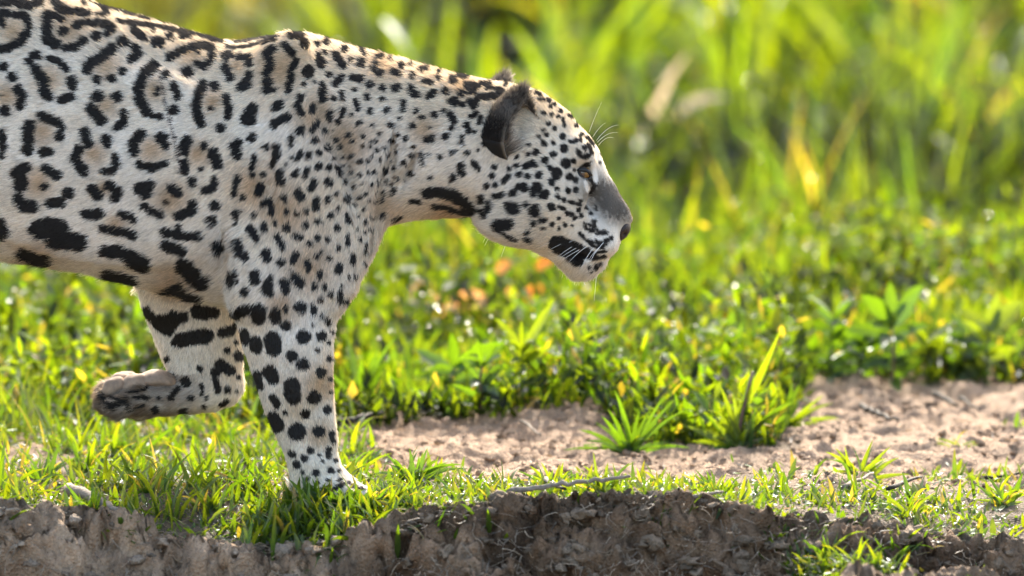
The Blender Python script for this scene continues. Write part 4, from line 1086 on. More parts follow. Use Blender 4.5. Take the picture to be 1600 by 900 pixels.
# ------------------------------------------------------------------ plants
def blade_arrays(B, Hh, Wd, az, lean, curl, col, seg=5, prof='grass', twist=None, fold=0.22, tipcol=None):
    """B base (n,3); Hh length; Wd width; az heading; lean start angle from upright; curl added along the blade"""
    n = len(B)
    t = np.linspace(0, 1, seg + 1)
    th = lean[:, None] + curl[:, None] * t[None] ** 1.3
    ds = (Hh / seg)[:, None]
    hx = np.concatenate([np.zeros((n, 1)), np.cumsum(np.sin((th[:, 1:] + th[:, :-1]) / 2) * ds, 1)], 1)
    hz = np.concatenate([np.zeros((n, 1)), np.cumsum(np.cos((th[:, 1:] + th[:, :-1]) / 2) * ds, 1)], 1)
    ca, sa = np.cos(az)[:, None], np.sin(az)[:, None]
    C = np.stack([B[:, 0:1] + hx * ca, B[:, 1:2] + hx * sa, B[:, 2:3] + hz], -1)
    tw = (np.zeros(n) if twist is None else twist)[:, None] * t[None]
    Tn = np.stack([np.sin(th) * ca, np.sin(th) * sa, np.cos(th)], -1)
    S0 = np.stack([-sa + 0 * th, ca + 0 * th, 0 * th], -1)
    Nn = np.cross(Tn, S0)
    S = S0 * np.cos(tw)[..., None] + Nn * np.sin(tw)[..., None]
    Nn = np.cross(Tn, S)
    if prof == 'grass':
        w = (0.55 + 0.45 * np.sin(np.clip(t / 0.4, 0, 1) * np.pi / 2)) * np.clip((1 - t) / 0.62, 0, 1) ** 0.75
    else:
        w = np.sin(np.pi * np.clip(t, 0, 1) ** 0.8) ** 0.8
        w[0] = 0.08
    w = np.maximum(w, 0.03)
    hw = (Wd[:, None] * w[None] * 0.5)[..., None]
    V = np.stack([C - S * hw, C + Nn * hw * -2 * fold, C + S * hw], 2)            # n, seg+1, 3, 3
    rows = seg + 1
    i = np.arange(seg)
    q = np.concatenate([np.stack([i * 3 + k, i * 3 + k + 1, (i + 1) * 3 + k + 1, (i + 1) * 3 + k], 1) for k in (0, 1)])
    Q = (q[None] + (np.arange(n) * rows * 3)[:, None, None]).reshape(-1, 4)
    Cc = np.repeat(col[:, None, :], rows * 3, 1).reshape(n, rows, 3, 3)
    if tipcol is not None:
        f = (t[None] ** 3)[..., None, None] * tipcol[1][:, None, None, None]
        Cc = Cc * (1 - f) + tipcol[0][None, None, None, :] * f
    return V.reshape(-1, 3), Q, Cc.reshape(-1, 3)

def greens(r, n, dry=0.06, yel=0.3):
    a = np.array([0.030, 0.066, 0.009]); b = np.array([0.070, 0.098, 0.009]); c = np.array([0.028, 0.056, 0.018])
    u = r.random((n, 1)); col = a + (b - a) * (u ** (1 / (0.3 + yel * 2)))
    k = r.random(n) < 0.18
    col[k] = c
    k = r.random(n) < dry
    col[k] = np.array([0.15, 0.125, 0.07])
    return col * r.uniform(.75, 1.25, (n, 1))

BARE = [(30, 705, 45, 20), (290, 662, 75, 16), (400, 642, 40, 10), (215, 700, 25, 10)]

def near_density(X, Y):
    Z = ground_z(X, Y, False)
    uv = side(np.stack([X, Y, Z], -1))
    x, y = uv[:, 0], uv[:, 1]
    P = np.stack([X, Y, 0 * X], -1)
    e = np.interp(x, EDGE[:, 0], EDGE[:, 1])
    w = 16 * noise3(P, 7, 70)
    A = sstep(610, 560, x + w) * sstep(1.7, 1.2, Y)
    Bz = sstep(520, 560, x) * sstep(1200, 1120, x) * sstep(758, 774, y + w * .6) * 1.25
    Bz = np.maximum(Bz, sstep(540, 580, x) * sstep(740, 690, x) * sstep(738, 756, y + w * .5))
    Cz = sstep(1120, 1180, x) * sstep(738, 764, y + w) * (0.25 + 0.9 * (noise3(P, 8, 71) > -0.15)) * sstep(1700, 1500, x + 2 * w)
    d = np.maximum(np.maximum(A, Bz), Cz)
    d = np.maximum(d, .30 * sstep(.25, .5, noise3(P, 6, 75)) * sstep(1180, 1260, x) * sstep(640, 700, y) * (y < 770))
    for cx, cy, rx, ry in BARE:
        d = d * (1 - 0.93 * np.exp(-((x - cx) / rx) ** 2 - ((y - cy) / ry) ** 2))
    ye = np.interp(X, _ex, _ey)
    d = d * sstep(ye - 0.05, ye + 0.02, Y + .03 * noise3(P, 14, 74))
    d *= 0.35 + 0.65 * sstep(-0.35, 0.15, noise3(P, 11, 72))
    d = np.maximum(d, 0.8 * sstep(1215, 1255, x) * sstep(1560, 1480, x) * sstep(838, 856, y) * (Y < ye - 0.05) * (Y > ye - 0.45) * sstep(-.2, .2, noise3(P, 9, 73)))
    # standing paws press the turf down
    d *= 1 - np.exp(-((X - 0.51) / .06) ** 2 - ((Y + .12) / .045) ** 2)
    return d

def near_grass():
    r = np.random.default_rng(31)
    n = 76000
    X, Y = r.uniform(-0.9, 2.4, n), r.uniform(-0.85, 1.75, n)
    X[-9000:], Y[-9000:] = r.uniform(1.18, 1.62, 9000), r.uniform(-.85, -.38, 9000)
    X[:1500], Y[:1500] = r.uniform(.40, .66, 1500), r.uniform(-.31, -.17, 1500)
    k = near_density(X, Y) > r.random(n)
    X, Y = X[k], Y[k]; n = len(X)
    Z = ground_z(X, Y) - 0.003
    lng = r.random(n) < 0.24
    left = sstep(0.3, 0.0, X) * sstep(0.2, 0.7, Y)
    Hh = np.where(lng, r.uniform(.035, .078, n), r.uniform(.012, .034, n)) * (1 + 0.5 * left) * (1 - .35 * sstep(.55, .7, X)) * (1 + .35 * noise3(np.stack([X, Y, X * 0], -1), 9, 80))
    Wd = np.where(lng, r.uniform(.0055, .011, n), r.uniform(.003, .007, n))
    lean = np.abs(r.normal(.25, .45, n)) + np.where(lng, 0, .25)
    curl = r.uniform(.1, 1.3, n)
    az = r.uniform(0, 6.283, n)
    col = greens(r, n, .035, .35)
    V, Q, C = blade_arrays(np.stack([X, Y, Z], -1), Hh, Wd, az, lean, curl, col, 4, twist=r.normal(0, .7, n), tipcol=(np.array([.13, .11, .03]), (r.random(n) < .25) * .8))
    o = obj_np('short_grass', V, Q, M_LEAF, None, C)
    tag(o, 'short creeping grass and small leaves covering the edge of the bank', 'grass', kind='stuff')
    # small oval leaves between the blades
    n = 40000
    X, Y = r.uniform(-0.9, 2.4, n), r.uniform(-0.85, 1.6, n)
    X[-6000:], Y[-6000:] = r.uniform(1.18, 1.62, 6000), r.uniform(-.85, -.38, 6000)
    k = near_density(X, Y) * .8 > r.random(n)
    X, Y = X[k], Y[k]; n = len(X)
    Z = ground_z(X, Y) + r.uniform(0, .012, n)
    V, Q, C = blade_arrays(np.stack([X, Y, Z], -1), r.uniform(.008, .02, n), r.uniform(.004, .008, n), r.uniform(0, 6.283, n), r.uniform(.5, 1.5, n), r.uniform(-.3, .8, n), greens(r, n, .05, .25), 3, 'leaf')
    o = obj_np('creeping_weed', V, Q, M_LEAF, None, C)
    tag(o, 'tiny oval leaves of creeping weed among the short grass', 'weed', kind='stuff')

def mid_plants():
    r = np.random.default_rng(41)
    def place(n, ymax, ymin_l=1.12, ymin_r=1.62, pw=1.3):
        Y = 0.55 + (ymax - 0.55) * r.random(n) ** pw
        half = 0.0747 * (12 + Y) * 1.5
        X = 0.8 + r.uniform(-1, 1, n) * half
        P = np.stack([X, Y, 0 * X], -1)
        ym = np.interp(X, [.3, .5, .92, .98, 1.2, 1.27, 1.33, 2.2], [.95, .82, .84, .62, .62, .85, 1.5, 1.5]) + .13 * noise3(P, 5, 60) + .09 * noise3(P, 19, 59)
        k = Y > ym
        return X[k], Y[k], P[k]
    X, Y, P = place(69000, 6.2)
    n = len(X)
    cl = noise3(P, 3.2, 61)
    hgt = r.random(n) ** 1.5 * (0.05 + 0.14 * sstep(-.4, .6, cl)) * (.35 + .65 * sstep(.6, 1.5, Y))
    Z = ground_z(X, Y, False) + hgt
    col = greens(r, n, .05, .35) * (0.14 + 1.05 * sstep(-.3, .35, noise3(P, 4.2, 67) + r.normal(0, .22, n)))[:, None]  # patches of leaves darkened in colour to stand for shaded gaps
    V, Q, C = blade_arrays(np.stack([X, Y, Z], -1), r.uniform(.018, .055, n), r.uniform(.007, .020, n), r.uniform(0, 6.283, n), r.uniform(.3, 1.5, n), r.uniform(-.4, .9, n), col, 3, 'leaf')
    o = obj_np('ground_cover', V, Q, M_HERB, None, C)
    tag(o, 'dense green herbs covering the ground behind the sand', 'herbs', kind='stuff')
    X, Y, P = place(22500, 5.2)
    n = len(X)
    V, Q, C = blade_arrays(np.stack([X, Y, ground_z(X, Y, False)], -1), r.uniform(.04, .17, n) * (0.5 + .6 * sstep(.7, 2.4, Y)) * (1 + .4 * noise3(P, 3, 62)), r.uniform(.004, .013, n), r.uniform(0, 6.283, n), np.abs(r.normal(.15, .3, n)), r.uniform(0, 1.2, n), greens(r, n, .08, .45), 5, twist=r.normal(0, .8, n))
    o = obj_np('meadow_grass', V, Q, M_HERB, None, C)
    tag(o, 'knee high green grass growing through the herbs behind the sand', 'grass', kind='stuff')

def far_grass():
    r = np.random.default_rng(51)
    n = 28800
    Y = 2.6 + 15.0 * r.random(n) ** 1.15
    half = 0.0735 * (12 + Y) * 1.6
    X = 0.8 + r.uniform(-1, 1, n) * half
    P = np.stack([X, Y, 0 * X], -1)
    u = px_of(X, Y)
    dens = 0.22 + 0.85 * sstep(-.35, .45, noise3(P, 1.7, 64))
    k = dens > r.random(n)
    X, Y, P, u = X[k], Y[k], P[k], u[k]; n = len(X)
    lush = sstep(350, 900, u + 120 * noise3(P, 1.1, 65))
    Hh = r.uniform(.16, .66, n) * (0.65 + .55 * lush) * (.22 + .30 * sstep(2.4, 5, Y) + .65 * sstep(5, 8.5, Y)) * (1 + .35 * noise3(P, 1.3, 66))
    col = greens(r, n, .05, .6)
    col = col * (0.8 + 0.35 * lush[:, None]) * (0.10 + 1.12 * sstep(-.4, .4, noise3(P * np.array([1, .5, 1]), 2.6, 68) + r.normal(0, .25, n)))[:, None]  # clumps vary in plant tone and are darkened to stand for shaded gaps
    dull = np.array([.085, .085, .045])
    col = col + (dull - col) * ((1 - lush) * .65 * sstep(6, 11, Y))[:, None]
    yl = (r.random(n) < .012) & (Y > 6)
    col[yl] = np.array([.10, .105, .012])
    V, Q, C = blade_arrays(np.stack([X, Y, ground_z(X, Y, False)], -1), Hh, r.uniform(.012, .044, n) * (.30 + .75 * sstep(3, 8, Y)), r.uniform(0, 6.283, n), np.abs(r.normal(.28, .34, n)), r.uniform(0, 1.7, n) * (.4 + .6 * sstep(3.5, 6, Y)), col, 6, twist=r.normal(0, .8, n))
    o = obj_np('tall_grass', V, Q, M_LEAF, None, C)
    tag(o, 'tall bright green grass filling the field behind the jaguar', 'grass', kind='stuff')

near_grass(); mid_plants(); far_grass()
# ------------------------------------------------------------------ single plants, sticks and leaves
def hit(px, py):
    """where the line of sight through (px, py) meets the ground"""
    best = None
    for Y in np.arange(-0.9, 14, 0.02):
        p = W(px, py, Y)
        if p[2] <= float(ground_z(p[0], Y, False)) + 1e-4:
            best = p; break
    return best if best is not None else W(px, py, 8.0)

def blade_obj(parent, base, tip, width, bow, col, r, name='blade', prof='grass', mat=None, seg=8, fold=0.2, inv=None):
    base, tip = np.array(base), np.array(tip)
    L = np.linalg.norm(tip - base)
    mid = (base + tip) / 2 + np.array([0, 0, bow * L])
    t = np.linspace(0, 1, seg + 1)[:, None]
    C = (1 - t) ** 2 * base + 2 * t * (1 - t) * mid + t * t * tip
    T = np.gradient(C, axis=0); T /= np.linalg.norm(T, axis=1)[:, None]
    ref = np.array([r.normal(0, .4), -1.0, r.normal(.2, .3)])
    S = np.cross(T, ref); S /= np.linalg.norm(S, axis=1)[:, None] + 1e-9
    Nn = np.cross(S, T)
    tt = t[:, 0]
    if prof == 'grass':
        w = (0.5 + 0.5 * np.sin(np.clip(tt / .4, 0, 1) * np.pi / 2)) * np.clip((1 - tt) / .6, 0, 1) ** .75
    else:
        w = np.sin(np.pi * tt ** .75) ** .75; w[0] = .08
    w = np.maximum(w, .03)[:, None] * width / 2
    ed = 1 + 0.10 * r.normal(0, 1, (seg + 1, 1)) * (prof != 'grass')
    V = np.stack([C - S * w * ed, C - Nn * w * fold * 2, C + S * w], 1).reshape(-1, 3)
    i = np.arange(seg)
    Q = np.concatenate([np.stack([i * 3 + k, i * 3 + k + 1, (i + 1) * 3 + k + 1, (i + 1) * 3 + k], 1) for k in (0, 1)])
    cc = np.repeat(np.array(col)[None] * r.uniform(.8, 1.2), len(V), 0)
    o = obj_np(name, V, Q, mat or M_LEAF, parent, cc)
    if parent is not None:
        o.matrix_parent_inverse = Matrix.Translation(-parent.location)
    return o

def stem_obj(parent, pts, radii, mat, name='stem'):
    V, f = tube(pts, radii, 7)
    o = pyobj(name, V, f, mat, parent)
    if parent is not None:
        o.matrix_parent_inverse = Matrix.Translation(-parent.location)
    return o

GY = np.array([.070, .104, .009]); GG = np.array([.036, .074, .011]); GB = np.array([.030, .062, .026])  # GB has the bluish tone of shaded grass put into its colour

def tuft(name, label, base, tips, wmm, col, seed, group=None, spread=.03, cat='grass tuft', bow=(.05, .22), extra=8, elen=(.03, .06)):
    r = np.random.default_rng(seed)
    b = hit(*base)
    e = empty(name, tuple(b)); tag(e, label, cat, group, 'thing')
    for tx, ty in tips:
        tip = W(tx, ty, b[1] + r.uniform(-1, 1) * spread)
        tip[2] = max(tip[2], float(ground_z(tip[0], tip[1], False)) + .003)
        bb = b + np.array([r.normal(0, .006), r.normal(0, .008), -.003])
        blade_obj(e, bb, tip, wmm * .001 * r.uniform(.75, 1.2), r.uniform(*bow), col if r.random() < .75 else GG, r)
    for _ in range(8):
        a = r.uniform(0, 6.28); l = r.uniform(.025, .07)
        blade_obj(e, b + np.array([r.normal(0, .008), r.normal(0, .01), -.003]), b + np.array([math.cos(a) * l * .9, math.sin(a) * l * .9, l * r.uniform(.15, .8)]), wmm * .001 * r.uniform(.3, .6), r.uniform(.1, .4), [GG, GY, GB, np.array([.16, .13, .075])][r.integers(0, 4)], r, seg=5)
    for _ in range(extra):
        a = r.uniform(0, 6.28); l = r.uniform(*elen)
        tip = b + np.array([math.cos(a) * l * .8, math.sin(a) * l * .8, l * r.uniform(.2, .9)])
        blade_obj(e, b + np.array([r.normal(0, .006), r.normal(0, .008), -.003]), tip, wmm * .001 * r.uniform(.6, 1), r.uniform(*bow), GG if r.random() < .5 else col, r)
    return e

TUFT_G = 'grass tufts rooted on the bank'
tuft('grass_tuft', 'dense dark green rosette of grass on the sand in front of the chin', (985, 708), [(898, 702), (880, 713), (905, 672), (940, 650), (960, 610), (968, 622), (1000, 640), (1040, 618), (1056, 622), (1030, 660), (1046, 690), (1078, 700), (1072, 640), (930, 660), (1000, 738), (995, 676), (915, 690), (1020, 635), (950, 640)], 8.5, GG, 1, TUFT_G, .05, extra=14)
tuft('grass_tuft', 'tuft coloured bluish for shade beside the toes of the standing paw', (645, 757), [(600, 707), (615, 716), (668, 700), (655, 712), (640, 700), (700, 722), (722, 726), (732, 733), (690, 745), (610, 727), (585, 740), (675, 728)], 8, GB, 2, TUFT_G, .04)
tuft('grass_tuft', 'yellow green spiky tuft at the lower edge of the right sand patch', (1345, 748), [(1320, 697), (1305, 700), (1290, 706), (1364, 687), (1384, 716), (1391, 698), (1422, 741), (1333, 738), (1372, 720), (1300, 735), (1405, 715)], 8, GY, 3, TUFT_G, .04)
tuft('grass_tuft', 'small bright tuft of upright blades left of the dense rosette', (868, 768), [(845, 722), (858, 735), (806, 735), (820, 742), (828, 728), (890, 735), (880, 722)], 7, GY, 4, TUFT_G)
tuft('grass_tuft', 'fan of pointed yellowish blades right above the long dry twig', (945, 778), [(927, 706), (950, 722), (985, 722), (948, 738), (930, 735), (965, 740), (910, 745)], 7.5, GY, 5, TUFT_G)
tuft('grass_tuft', 'tuft with leaning blades at the far left bank top', (65, 752), [(96, 690), (76, 702), (110, 716), (46, 722), (20, 736), (85, 720), (5, 745)], 8, GG, 6, TUFT_G)
tuft('grass_tuft', 'tuft with one long diagonal blade under the lifted paw', (235, 775), [(300, 706), (275, 715), (262, 730), (215, 735), (200, 748), (250, 728)], 7.5, GY, 7, TUFT_G)
tuft('grass_tuft', 'broad shaded tuft directly below the standing leg', (505, 812), [(450, 748), (478, 752), (470, 790), (520, 768), (440, 782), (552, 800), (592, 782), (495, 770), (540, 775), (425, 800), (570, 765)], 9, GG, 8, TUFT_G, .04, extra=14)
tuft('grass_tuft', 'little upright yellow tuft between the lifted paw and bank edge', (325, 800), [(305, 755), (318, 768), (346, 762), (290, 778), (362, 780), (335, 752)], 7, GY, 9, TUFT_G)
tuft('grass_tuft', 'few tall pale blades standing under the bent wrist', (352, 690), [(357, 632), (375, 660), (340, 662), (390, 668), (325, 678)], 7.5, GY, 10, TUFT_G)
tuft('grass_tuft', 'leaning blades on the ground under the tip of the lifted paw', (205, 715), [(292, 654), (250, 670), (165, 672), (190, 660), (150, 690), (232, 680)], 8, GG, 11, TUFT_G)
tuft('grass_tuft', 'green tuft on the lower shelf at the bottom right', (1290, 880), [(1285, 835), (1262, 850), (1310, 862), (1275, 868), (1320, 855), (1250, 872)], 7, GB, 12, TUFT_G)
tuft('grass_tuft', 'bright leafy tuft at the bottom right on the low shelf', (1400, 880), [(1385, 845), (1410, 850), (1430, 862), (1375, 862), (1445, 870), (1395, 838)], 7.5, GY, 13, TUFT_G)
tuft('grass_tuft', 'single sprout with a curved blade on the right sand', (1500, 705), [(1460, 690), (1540, 688), (1520, 695), (1480, 700)], 5, GY, 14, TUFT_G, extra=3)
tuft('grass_tuft', 'flat bright tuft at the right picture edge below the sand', (1570, 790), [(1520, 782), (1598, 740), (1590, 765), (1545, 775), (1610, 770), (1530, 800), (1600, 800)], 8, GY, 15, TUFT_G)
tuft('grass_tuft', 'thin grass clump above the dark earth right of the spiky tuft', (1420, 810), [(1380, 775), (1400, 790), (1372, 768), (1440, 782), (1460, 800), (1412, 770)], 6, GY, 16, TUFT_G)
tuft('grass_tuft', 'yellow tuft at the bank edge below the tall grass plant', (1115, 778), [(1085, 740), (1100, 752), (1130, 742), (1145, 745), (1075, 760), (1160, 760)], 7.5, GY, 17, TUFT_G)
tuft('grass_tuft', 'dark slender tuft behind the standing leg at its right', (560, 640), [(625, 522), (592, 545), (540, 520), (565, 560), (612, 560), (548, 570), (585, 590)], 11, GG, 18, TUFT_G, .1, extra=10, elen=(.05, .1))
tuft('grass_tuft', 'arching yellow blades lying on the sand beside the standing ankle', (548, 745), [(612, 708), (590, 700), (565, 712), (535, 705)], 7, GY, 19, TUFT_G, bow=(.15, .3))
for k, (bx, by) in enumerate([(140, 810), (25, 640), (95, 660), (130, 740), (395, 770), (430, 820)]):
    lab = ['grass tuft at the top of the log on the left bank', 'bright grass clump at the left edge level with the lifted paw', 'bright grass clump just left of the lifted paw', 'low grass clump left of the long diagonal blade', 'grass clump in shade left of the standing foot', 'grass clump on the bank edge below the standing foot'][k]
    r_ = np.random.default_rng(200 + k)
    tuft('grass_tuft', lab, (bx, by), [(bx + r_.uniform(-45, 45), by - r_.uniform(18, 62)) for _ in range(9)], 7.5, [GG, GY, GY, GY, GB, GG][k], 30 + k, TUFT_G, .04)

for k, (bx, by, lab) in enumerate([(468, 803, 'grass clump hiding the heel of the standing paw'), (522, 807, 'grass clump in front of the middle of the standing paw'), (572, 804, 'grass clump in front of the toes of the standing paw'), (615, 800, 'grass clump just right of the standing toes at the bank edge'), (495, 801, 'taller grass blades right in front of the standing ankle'), (548, 802, 'taller grass blades in front of the standing toes')]):
    r_ = np.random.default_rng(240 + k)
    tuft('grass_tuft', lab, (bx, by), [(bx + r_.uniform(-40, 40), by - r_.uniform(18, 52 if k < 4 else 66)) for _ in range(11)], 8, [GG, GB, GG, GY, GG, GB][k], 50 + k, TUFT_G, .03, extra=12)

# tall grass plant with a dark stem on the sand
m_stem = simple('purple_stem', (0.10, 0.055, 0.045), 0.5, .25, 80, .2)
m_gstem = simple('green_stem', (0.05, 0.075, 0.025), 0.5, .25, 80, .2)
b = hit(1152, 702)
pl = tuft('grass_plant', 'tall grass plant with a dark stem and long upright blade on the sand', (1152, 702), [(1135, 642), (1110, 652), (1200, 632), (1216, 642), (1182, 640), (1240, 627), (1125, 602), (1062, 662), (1080, 690), (1098, 668), (1120, 640), (1190, 660), (1165, 610), (1145, 615), (1105, 700), (1215, 668)], 10, GY, 20, None, .05, 'grass plant', extra=10, elen=(.04, .08))
stem_obj(pl, [b, W(1157, 660, b[1]), W(1166, 620, b[1]), W(1176, 580, b[1])], [.0035, .003, .0028, .002], m_stem)
r_ = np.random.default_rng(77)
blade_obj(pl, W(1160, 640, b[1]), W(1221, 512, b[1] - .02), .014, -.06, GY, r_)
blade_obj(pl, W(1156, 670, b[1]), W(1178, 572, b[1] + .02), .013, .03, GG, r_)
pl = tuft('grass_plant', 'leaning leafy grass shoot just left of the tall dark stemmed plant', (1098, 668), [(1038, 547), (1050, 610), (1020, 640), (1075, 600), (1120, 625), (1005, 655)], 11, GG, 21, None, .05, 'grass plant')
pl = tuft('grass_plant', 'cluster of broad blades leaning right over the sand edge', (1225, 672), [(1250, 600), (1287, 617), (1302, 630), (1312, 654), (1238, 598), (1214, 592), (1268, 640), (1280, 660), (1200, 640)], 10, GY, 22, None, .05, 'grass plant')

# leafy herbs
def herb(label, base, stem, leaves, seed, mat, col, Yo=0):
    r = np.random.default_rng(seed)
    b = hit(*base); Y = b[1] + Yo
    e = empty('leafy_herb', tuple(b)); tag(e, label, 'herb', 'leafy herbs behind the sand')
    pts = [b - np.array([0, 0, .004])] + [W(x, y, Y) for x, y in stem]
    stem_obj(e, pts, np.linspace(.0035, .0018, len(pts)), mat)
    for sx, sy, tx, ty, w in leaves:
        blade_obj(e, W(sx, sy, Y), W(tx, ty, Y + r.uniform(-.09, .09)), w * .00072, r.uniform(.0, .15), col * r.uniform(.8, 1.2), r, 'leaf', 'leaf', fold=.25)
    for _ in range(16):
        i = r.integers(0, len(pts) - 1); q = pts[i] + (pts[i + 1] - pts[i]) * r.random()
        a = r.uniform(0, 6.28); l = r.uniform(.02, .06)
        blade_obj(e, q, q + np.array([math.cos(a) * l, math.sin(a) * l, l * r.uniform(-.3, .9)]), l * r.uniform(.25, .45), r.uniform(.05, .3), col * r.uniform(.6, 1.2), r, 'leaf', 'leaf', seg=5, fold=.25)
    return e
herb('dark stemmed leafy herb at the back edge of the sand', (749, 652), [(751, 620), (750, 590), (756, 560)], [(750, 620, 800, 596, 16), (750, 620, 705, 600, 15), (751, 600, 720, 560, 15), (752, 600, 790, 565, 16), (755, 575, 745, 528, 14), (755, 575, 780, 540, 14), (750, 632, 790, 625, 12), (750, 632, 712, 630, 12)], 1, m_stem, GG)
herb('herb with one large upright leaf below the chin', (815, 640), [(818, 590), (816, 545)], [(816, 552, 868, 466, 34), (816, 548, 772, 497, 16), (817, 570, 860, 545, 20), (817, 575, 775, 560, 18), (816, 560, 815, 500, 15), (817, 600, 850, 590, 16)], 2, m_gstem, GY)
herb('wide flat leaves spreading behind the sand below the throat', (700, 630), [(705, 595), (712, 570)], [(710, 575, 790, 535, 42), (708, 585, 650, 545, 34), (710, 575, 705, 520, 30), (708, 595, 640, 590, 24), (708, 595, 770, 590, 26)], 3, m_gstem, GG)
herb('tall broad leaved herb with a dark stem right of the sand', (1395, 612), [(1396, 560), (1393, 500)], [(1394, 510, 1442, 446, 52), (1394, 505, 1345, 462, 40), (1394, 510, 1390, 440, 36), (1394, 530, 1450, 508, 32), (1394, 530, 1325, 512, 34), (1395, 560, 1440, 560, 26), (1395, 560, 1345, 565, 26)], 4, m_stem, GG)
herb('low broad leaved herb near the right edge behind the sand', (1540, 606), [(1540, 560), (1548, 510)], [(1547, 520, 1600, 470, 46), (1547, 520, 1500, 480, 36), (1545, 530, 1560, 455, 38), (1542, 560, 1590, 545, 30), (1542, 560, 1490, 545, 28), (1541, 585, 1500, 585, 22)], 5, m_gstem, GY)
herb('drooping grey green leaf plant under the nose', (905, 625), [(900, 590), (895, 560)], [(896, 565, 935, 555, 26), (896, 565, 860, 575, 24), (897, 575, 925, 595, 20), (896, 565, 885, 520, 18), (897, 580, 860, 600, 18)], 6, m_gstem, GB)
herb('shaded bushy herb behind the legs', (400, 640), [(402, 610), (398, 590)], [(400, 600, 425, 585, 18), (400, 600, 385, 570, 18), (400, 610, 432, 615, 18), (400, 610, 378, 620, 16), (400, 615, 415, 635, 14), (399, 595, 405, 560, 16)], 7, m_gstem, GG)

for k, (bx, by, lab) in enumerate([(1300, 598, 'dark bushy herb at the back edge of the sand beside the grass plants'), (1452, 603, 'bushy herb filling the gap right of the tall broad leaved one'), (1505, 600, 'shaded bushy herb second from the right picture edge'), (1345, 600, 'low bushy herb just left of the tall broad leaved one')]):
    r_ = np.random.default_rng(400 + k)
    st = [(bx + r_.uniform(-6, 6), by - 35), (bx + r_.uniform(-12, 12), by - r_.uniform(70, 105))]
    lv = []
    for _ in range(12):
        t = r_.random(); sx, sy = bx + (st[1][0] - bx) * t, by + (st[1][1] - by) * t
        lv.append((sx, sy, sx + r_.uniform(-52, 52), sy - r_.uniform(-12, 42), r_.uniform(20, 36)))
    herb(lab, (bx, by), st, lv, 500 + k, m_gstem, GG if k != 1 else GY)

# dead orange leaves lying among the herbs
OR = [np.array([.50, .26, .08]), np.array([.55, .33, .14]), np.array([.42, .17, .04])]
for k, (x, y, tx, ty, w, c, lab) in enumerate([
        (715, 470, 775, 478, 34, 1, 'large pale orange dead leaf among the grass below the throat'), (672, 492, 718, 470, 42, 1, 'peach coloured dead leaf left of the largest orange one'),
        (822, 470, 850, 448, 20, 2, 'small rusty dead leaf left of the chin'), (838, 420, 866, 408, 16, 2, 'small orange dead leaf touching the jaw outline'),
        (775, 425, 800, 412, 18, 0, 'orange dead leaf under the jaw corner'), (660, 440, 640, 475, 16, 1, 'narrow pinkish dead leaf right of the chest'), (790, 455, 812, 470, 15, 0, 'tiny orange dead leaf between two larger ones')]):
    r_ = np.random.default_rng(300 + k)
    o = blade_obj(None, W(x, y, 2.15), W(tx, ty, 2.1), w * .0013, .12, OR[c], r_, 'dead_leaf', 'leaf', M_DRY, fold=.3)
    tag(o, lab, 'leaf', 'dead leaves among the herbs')
# pale dry blades catching the sun
PALE = np.array([.52, .47, .40])
for k, (pts, w, lab) in enumerate([(((1005, 215), (1076, 82)), 30, 'pale dry blade rising diagonally beyond the nose'), (((1030, 195), (1140, 152)), 30, 'pale dry blade bending flat beyond the nose'), (((1015, 330), (1060, 322)), 20, 'short pale blade lying level with the nose'), (((600, 30), (650, 105)), 26, 'bright yellow green blade leaning above the neck')]):
    r_ = np.random.default_rng(320 + k)
    o = blade_obj(None, W(*pts[0], 5.4), W(*pts[1], 5.2), w * .0009, .16, PALE if k < 3 else GY * 1.3, r_, 'dry_grass' if k < 3 else 'grass_stalk', 'grass', M_DRY if k < 3 else M_LEAF)
    tag(o, lab, 'grass blade', kind='thing')

# sticks
m_dark = simple('charred_stick', (0.020, 0.016, 0.013), .8, .5, 120, .8, .3, .003)
m_grey = simple('weathered_twig', (0.20, 0.165, 0.13), .85, .4, 140, .8, .2, .003)
def stick(lab, pts, rmm, mat, seed, lift=.002):
    r = np.random.default_rng(seed)
    P = [hit(*p) for p in pts]
    Q = []
    for a, b_ in zip(P[:-1], P[1:]):
        for t in np.linspace(0, 1, 6, endpoint=False):
            Q.append(a + (b_ - a) * t)
    Q.append(P[-1]); Q = np.array(Q)
    Q += r.normal(0, rmm * .00022, Q.shape)
    gap = np.array([float(ground_z(q[0], q[1])) for q in Q]) - Q[:, 2]
    Q[:, 2] = Q[:, 2] + max(0.0, float(gap.max())) * .8 + lift + .006 + rmm * .0003
    rr = rmm * .00062 * np.linspace(1.15, .6, len(Q)) * r.uniform(.85, 1.15, len(Q))
    V, f = tube(Q, rr, 8)
    o = pyobj('stick', V, f, mat)
    tag(o, lab, 'stick', 'sticks lying on the bank')
stick('short charred stick lying behind the standing leg', [(530, 682), (562, 674), (600, 664)], 9, m_dark, 1, .010)
stick('long grey twig lying along the bank edge under the rosette', [(795, 803), (860, 794), (920, 786), (985, 782)], 7, m_grey, 2, .012)
stick('short brown stick poking up beside the long grey twig', [(850, 774), (882, 790)], 6, m_dark, 3, .014)
stick('dark stick on the right sand nearest the grass plant', [(1346, 657), (1372, 668), (1402, 678)], 7, m_dark, 4)
stick('dark stick at the upper right sand, left of a pair', [(1459, 632), (1497, 650)], 7, m_dark, 5)
stick('thin dark stick at the upper right sand, right of a pair', [(1498, 635), (1530, 657)], 5, m_dark, 6)
stick('thick grey branch half buried in the left bank', [(108, 788), (150, 806), (192, 826)], 13, m_grey, 7, .010)
stick('pale twig crossing the turf right of the spiky tuft', [(1318, 778), (1365, 757)], 6, m_grey, 8, .006)
stick('dark twig lying in the turf above the low shelf', [(1388, 782), (1440, 764)], 5, m_dark, 9, .006)
